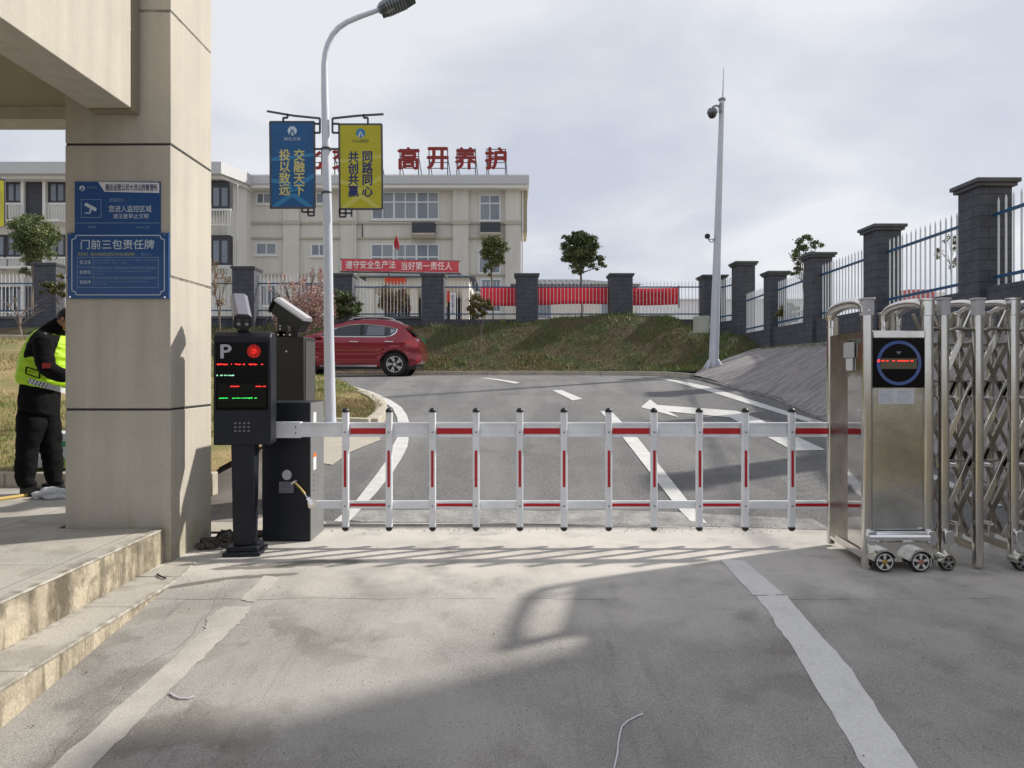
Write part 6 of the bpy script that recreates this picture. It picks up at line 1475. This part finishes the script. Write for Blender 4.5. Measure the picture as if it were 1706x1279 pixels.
tree('bare_tree', 'bare tree behind the side fence near the biggest pier', ((1585-CX)*17/F, 17, 2.5), EYE-(440-HY)*17/F,
     cl(17, [(1582,405,12,14,0),(1570,420,12,14,0),(1595,415,10,16,0),(1585,440,10,12,0)]), 500, .06, ['leafolive'], .03, 'palebark', seed=13)

# ------------------------------------------------------------------ worker
WDp = 7.0
def wp(x, y, dy=0.): d = WDp+dy; return Vector(((x-CX)*d/F, d, EYE-(y-HY)*d/F))
pe = thing('person', 'worker in a yellow reflective vest and black clothes bending beside the pillar', 'person', wp(70, 815))
def skin(name, pts, edges, m, par, root=0, sub=2, folds=0):
    me = bpy.data.meshes.new(name); Mi = rootmat(par).inverted()
    me.from_pydata([tuple(Mi @ Vector(p[0])) for p in pts], edges, []); o = bpy.data.objects.new(name, me); COL.objects.link(o)
    md = o.modifiers.new('skin', 'SKIN'); me.skin_vertices  # layer
    for i, p in enumerate(pts):
        sv = me.skin_vertices[0].data[i]; sv.radius = p[1] if isinstance(p[1], tuple) else (p[1], p[1]); sv.use_root = (i == root)
    md.use_smooth_shade = True; s2_ = o.modifiers.new('sub', 'SUBSURF'); s2_.levels = sub; s2_.render_levels = sub
    dg = bpy.context.evaluated_depsgraph_get(); nm = bpy.data.meshes.new_from_object(o.evaluated_get(dg)); bpy.data.objects.remove(o)
    nm.materials.clear(); nm.materials.append(m); nm.name = name; o2 = bpy.data.objects.new(name, nm); COL.objects.link(o2); o2.parent = par
    if folds:
        from mathutils import noise as mn
        nm.calc_loop_triangles()
        for v in nm.vertices:
            c = v.co; q = Vector((c.x*7+c.z*3, c.y*7, c.z*13)); k = mn.noise(q)+.5*mn.noise(q*2.1)
            v.co += v.normal*(abs(k)*-1.6+.35)*folds
    nm.polygons.foreach_set('use_smooth', [True]*len(nm.polygons)); return o2
def ensure(me): pass
# trousers, jacket arms and torso grown as one body
B = [(wp(66,650), (.20,.17)), (wp(70,612), (.16,.15)), (wp(76,580), (.16,.15)), (wp(86,554), (.14,.12)), (wp(97,540), .07),
     (wp(55,690,-.09), .150), (wp(46,745,-.1), .105), (wp(42,790,-.12), .098), (wp(42,806,-.12), .085), (wp(60,812,-.14), .045),
     (wp(80,690,.08), .145), (wp(84,738,.06), .108), (wp(90,785,.06), .095), (wp(90,804,.06), .07), (wp(104,808,.04), .05),
     (wp(73,574,-.22), .105), (wp(77,616,-.285), .092), (wp(104,626,-.24), .076), (wp(116,628,-.18), .060),
     (wp(94,566,.18), .09), (wp(108,600,.22), .08), (wp(128,618,.18), .06)]
E = [(0,1),(1,2),(2,3),(3,4),(0,5),(5,6),(6,7),(7,8),(8,9),(0,10),(10,11),(11,12),(12,13),(13,14),(2,15),(15,16),(16,17),(17,18),(2,19),(19,20),(20,21)]
bodyo = skin('body', B, E, M['cloth'], pe, sub=3, folds=.011)
# vest over the torso
VB = [(wp(71,651), (.250,.265)), (wp(73,622), (.238,.26)), (wp(78,592), (.235,.25)), (wp(85,566), (.215,.205)), (wp(92,550), (.14,.13))]
vest = skin('vest', VB, [(0,1),(1,2),(2,3),(3,4)], M['vest'], pe, sub=4, folds=.012)
def vband(name, x0, y0, x1, y1, half_, m, r_=.212, par=vest):
    """reflective band wrapped round the near side of the vest"""
    b = MB(); n = 14; vs = []; fs = []
    for k in range(n+1):
        t = k/n; x = x0+(x1-x0)*t; y = y0+(y1-y0)*t; d = -.245*math.sin(math.pi*(.04+.92*t))**.5
        for s_ in (-half_, half_): vs.append(wp(x, y+s_, d-.012))
        for s_ in (-half_, half_): vs.append(wp(x, y+s_, d+.004))
    for k in range(n):
        a_ = 4*k; fs += [(a_, a_+4, a_+5, a_+1), (a_+2, a_+3, a_+7, a_+6), (a_, a_+2, a_+6, a_+4), (a_+1, a_+5, a_+7, a_+3)]
    b.add(vs, fs); return b.build(name, m, par, smooth=True)
vband('reflective_band', 32, 630, 109, 651, 4.6, M['reflect'])
b = MB()
for k in range(13):
    for j in range(2):
        t = (k+.5*j)/13; x = 34+73*t; y = 630.5+20*t; d = -.245*math.sin(math.pi*(.06+.9*t))**.5-.0135; yo = -2.2+4.4*j
        b.add([wp(x-1.3, y+yo-1.9, d), wp(x+1.3, y+yo-1.9+.4, d), wp(x+1.3, y+yo+1.9+.4, d), wp(x-1.3, y+yo+1.9, d)], [(0,1,2,3)])
b.build('check_pattern', M['navycheck'], vest)
b = MB(); pp = [wp(44,611,-.262), wp(66,618,-.285), wp(66,630,-.288), wp(43,622,-.262)]
for p, q in zip(pp, pp[1:]+pp[:1]): b.bar(p, q, .010, .010)
b.build('pocket_outline', M['cloth'], vest)
b = MB()
for s_ in (0,):
    pp = [wp(52,608,-.20), wp(50,592,-.19), wp(56,576,-.21), wp(66,563,-.22), wp(78,557,-.2)]
    for p, q in zip(pp[:-1], pp[1:]): b.bar(p, q, .05, .006, up=(0,1,0))
b.build('reflective_tape', M['reflect'], vest)
b = MB(); c_ = wp(79, 607, -.345); b.add([wp(70,604,-.405), wp(85,605,-.405), wp(85,613,-.41), wp(70,613.5,-.41)], [(0,1,2,3)]); b.build('sleeve_badge', mat('red_badge', (.35,.03,.03), .6), bodyo)
# head with face, ear and hair
hc = wp(113, 532)
def head_mesh():
    bm_ = bmesh.new(); bmesh.ops.create_uvsphere(bm_, u_segments=28, v_segments=20, radius=1)
    for v in bm_.verts:
        x, y, z = v.co; r_ = .098
        X = x*r_*1.02; Y = y*r_*.80; Z = z*r_*1.22
        if z < 0: X *= 1-.22*abs(z); Y *= 1-.28*abs(z); X += .016*abs(z)
        if x > .75 and abs(y) < .28 and -.35 < z < .15: X += .020*(1-abs(y)/.28)*(.6-z)
        if x > .6 and abs(abs(y)-.42) < .16 and .0 < z < .25: X -= .008
        if x > .7 and abs(y) < .35 and -.58 < z < -.42: X += .006
        v.co = (X, Y, Z)
    me = bpy.data.meshes.new('head'); bm_.to_mesh(me); bm_.free(); return me
tilt = Matrix.Translation(hc) @ Matrix.Rotation(R(28), 4, 'Y')
me = head_mesh(); me.transform(rootmat(pe).inverted() @ tilt); me.materials.append(M['skin']); ho = bpy.data.objects.new('head', me); COL.objects.link(ho); ho.parent = pe
me.polygons.foreach_set('use_smooth', [True]*len(me.polygons))
b = MB(); b.tube([wp(99,543), wp(108,537)], [.062,.055], 12); b.build('neck', M['skin'], pe, smooth=True)
b = MB(); b.tube([wp(92,549), wp(99,541), wp(102,538)], [.105,.082,.076], 14); b.build('collar', M['cloth'], pe, smooth=True)
bm_ = bmesh.new(); bmesh.ops.create_uvsphere(bm_, u_segments=24, v_segments=16, radius=1)
bmesh.ops.delete(bm_, geom=[v for v in bm_.verts if v.co.z < -.35 or (v.co.x > .45 and v.co.z < .45)], context='VERTS')
for v in bm_.verts: v.co = (v.co.x*.108-.004, v.co.y*.087, v.co.z*.128+.003)
me = bpy.data.meshes.new('hair'); bm_.to_mesh(me); bm_.free(); me.transform(rootmat(pe).inverted() @ tilt); me.materials.append(M['hair']); o = bpy.data.objects.new('hair', me); COL.objects.link(o); o.parent = ho; KIDS.setdefault(ho.name, []).append(o)
me.polygons.foreach_set('use_smooth', [True]*len(me.polygons))
b = MB(); 
for s_ in (-1, 1):
    b.lathe([(.004,-.010),(.018,-.006),(.020,0),(.014,.006)], (0, s_*.082, .0), 'y', 12, tilt)
b.split('ear', M['skin'], ho, smooth=True)
b = MB()
for s_ in (-1, 1): b.lathe([(.002,-.010),(.010,-.006),(.012,0),(.010,.006),(.002,.010)], (.083, s_*.034, .012), 'x', 12, tilt)
b.split('eye', M['screen'], ho, smooth=True)
# hands (behind the pillar in the photo, still modelled): palm, four fingers and a thumb
for (w0, w1) in ((wp(116,626,-.16), wp(122,628,-.15)), (wp(128,618,.18), wp(134,620,.17))):
    d = (w1-w0).normalized(); u = d.cross(Vector((0,0,1))).normalized(); v_ = u.cross(d)
    pts = [(w0-d*.02, .026), (w0+d*.03, (.034,.018)), (w0+d*.075, (.036,.016))]; ed = [(0,1),(1,2)]
    for k, ln_ in enumerate((.062, .072, .068, .052)):
        o0 = w0+d*.08+u*(-.027+.018*k); i0 = len(pts); pts += [(o0, .010), (o0+d*ln_*.5-v_*.008, .0088), (o0+d*ln_*.82-v_*.030, .0075)]; ed += [(2, i0), (i0, i0+1), (i0+1, i0+2)]
    i0 = len(pts); pts += [(w0+d*.035+u*-.040, .011), (w0+d*.065+u*-.056-v_*.01, .0095)]; ed += [(1, i0), (i0, i0+1)]
    skin('hand', pts, ed, M['skin'], pe, root=1)
for (x, y, dy) in ((62, 812, -.13), (97, 808, .05)):
    b = MB(); z = wp(x, y, dy); gz_ = .272
    b.add([(z.x-.15, z.y-.045, gz_), (z.x+.10, z.y-.05, gz_), (z.x+.155, z.y, gz_), (z.x+.10, z.y+.05, gz_), (z.x-.15, z.y+.045, gz_), (z.x-.15, z.y-.04, gz_+.10), (z.x-.02, z.y-.042, gz_+.10), (z.x+.10, z.y-.035, gz_+.055), (z.x+.145, z.y, gz_+.035), (z.x+.10, z.y+.035, gz_+.055), (z.x-.02, z.y+.042, gz_+.10), (z.x-.15, z.y+.04, gz_+.10)],
          [(4,3,2,1,0), (0,1,7,6,5), (1,2,8,7), (2,3,9,8), (3,4,11,10,9), (4,0,5,11), (5,6,10,11), (6,7,9,10), (7,8,9)]); b.build('shoe', M['shoe'], pe, bevel=.012)

# carton, rubbish, hose behind the pillar
ct = thing('carton', 'pale carton printed with a green band and lime leaf behind the worker', 'box', (fx(75, 7.75), 7.75, .45))
cz0 = EYE-(779-HY)*7.6/F; czt = EYE-(722-HY)*7.6/F
b = MB(); b.box(fx(36,7.6), fx(128,7.6), 7.6, 7.95, cz0, czt); cb = b.build('box', M['carton'], ct, bevel=.006)
b = MB(); b.box(fx(36.5,7.6), fx(127.5,7.6), 7.597, 7.599, fz(744,7.6), fz(735,7.6)); b.build('green_band', M['cartongreen'], cb)
b = MB(); b.prism([(fx(x,7.6), fz(y,7.6)) for x, y in ((91,777),(90,766),(95,761),(103,762),(112,765),(112,777))], 7.596, 7.599); b.build('leaf_print', M['cartonlime'], cb)
b = MB(); b.prism([(fx(x,7.6), fz(y,7.6)) for x, y in ((93,753),(96,751),(100,754),(96,755.5))], 7.596, 7.599); b.build('small_print', M['lampgrey'], cb)
pb_ = thing('plastic_bag', 'crumpled white plastic bag by the worker\'s feet', 'bag', wp(85, 828, -.1))
bm_ = bmesh.new(); bmesh.ops.create_icosphere(bm_, subdivisions=4, radius=1)
rr = random.Random(5); seeds_ = [Vector((rr.gauss(0,1), rr.gauss(0,1), rr.gauss(0,1))).normalized() for _ in range(26)]
for v in bm_.verts:
    d = v.co.normalized(); k = max(d.dot(s_) for s_ in seeds_); v.co = Vector((d.x*.17, d.y*.10, max(d.z, -.35)*.075))*(.55+.6*k**6)
me = bpy.data.meshes.new('sheet'); bm_.to_mesh(me); bm_.free(); me.materials.append(M['plastic']); o = bpy.data.objects.new('sheet', me); COL.objects.link(o); o.parent = pb_
pb_.location = (fx(84, 6.75), 6.75, .272+.025)
hs = thing('hose', 'yellow hose lying along the platform behind the pillar', 'hose', (fx(20, 6.6), 6.6, .29))
b = MB(); b.tube([(fx(-60,6.45),6.45,.285),(fx(-20,6.55),6.5,.285),(fx(10,6.7),6.62,.285),(fx(40,6.8),6.82,.285),(fx(62,6.9),6.93,.287)], .018, 8); b.build('hose_pipe', M['hose'], hs, smooth=True)
# a piece of white string on the drive, bits of wire and a strip
st_ = thing('string', 'bent piece of white string lying on the shaded drive', 'string', (*G(1040,1230), P(G(1040,1230)[1])))
b = MB(); sp_ = [G(x, y) for x, y in ((1071,1191),(1060,1196),(1045,1205),(1036,1214),(1033,1224),(1030,1240),(1029,1258),(1023,1282))]; b.tube([(x, y, P(y)+.006) for x, y in sp_], .0045, 6); b.build('strand', M['paper'], st_, smooth=True)
st_ = thing('string', 'short curled pale string beside the left painted line', 'string', (*G(300,1160), P(G(300,1160)[1])))
b = MB(); sp_ = [G(x, y) for x, y in ((283,1157),(290,1163),(300,1167),(314,1166),(324,1163))]; b.tube([(x, y, P(y)+.006) for x, y in sp_], .004, 6); b.build('strand', M['paper'], st_, smooth=True)
wr_ = thing('wire', 'short dark curved wire on the step edge near the pillar', 'wire', (*G(270,965), 0.01))
b = MB(); sp_ = [G(x, y) for x, y in ((262,960),(268,964),(276,967))]; b.tube([(x, y, P(y)+.016) for x, y in sp_], .006, 6); b.build('strand', M['cable'], wr_, smooth=True)
# broken concrete and torn cables between pillar and terminal
rbs = thing('rubble', 'broken concrete and torn cables between the pillar and the terminal', 'rubble', (-2.45, 5.95, 0))
b = MB(); rr = random.Random(11)
for _ in range(26):
    x, y, s_ = rr.uniform(-2.66, -2.32), rr.uniform(5.85, 6.3), rr.uniform(.02, .07); T_ = Matrix.Translation((x, y, s_*.3)) @ Euler((rr.uniform(0,.6), rr.uniform(0,.6), rr.uniform(0,3))).to_matrix().to_4x4()
    b.box(-s_, s_, -s_*.7, s_*.7, -s_*.35, s_*.35, T_)
b.build('broken_concrete', M['debris'], rbs, bevel=.006)
b = MB(); b.tube([(-2.62, 6.1, .02), (-2.55, 6.0, .10), (-2.45, 6.0, .13), (-2.38, 5.95, .06), (-2.30, 5.95, .02)], .010, 6); b.tube([(-2.5, 6.1, .02), (-2.42, 6.05, .08), (-2.36, 6.1, .09), (-2.2, 6.05, .02)], .008, 6); b.tube([(-2.6, 5.75, .02), (-2.5, 5.72, .03), (-2.42, 5.76, .02)], .006, 6); b.build('torn_cable', M['cable'], rbs, smooth=True)
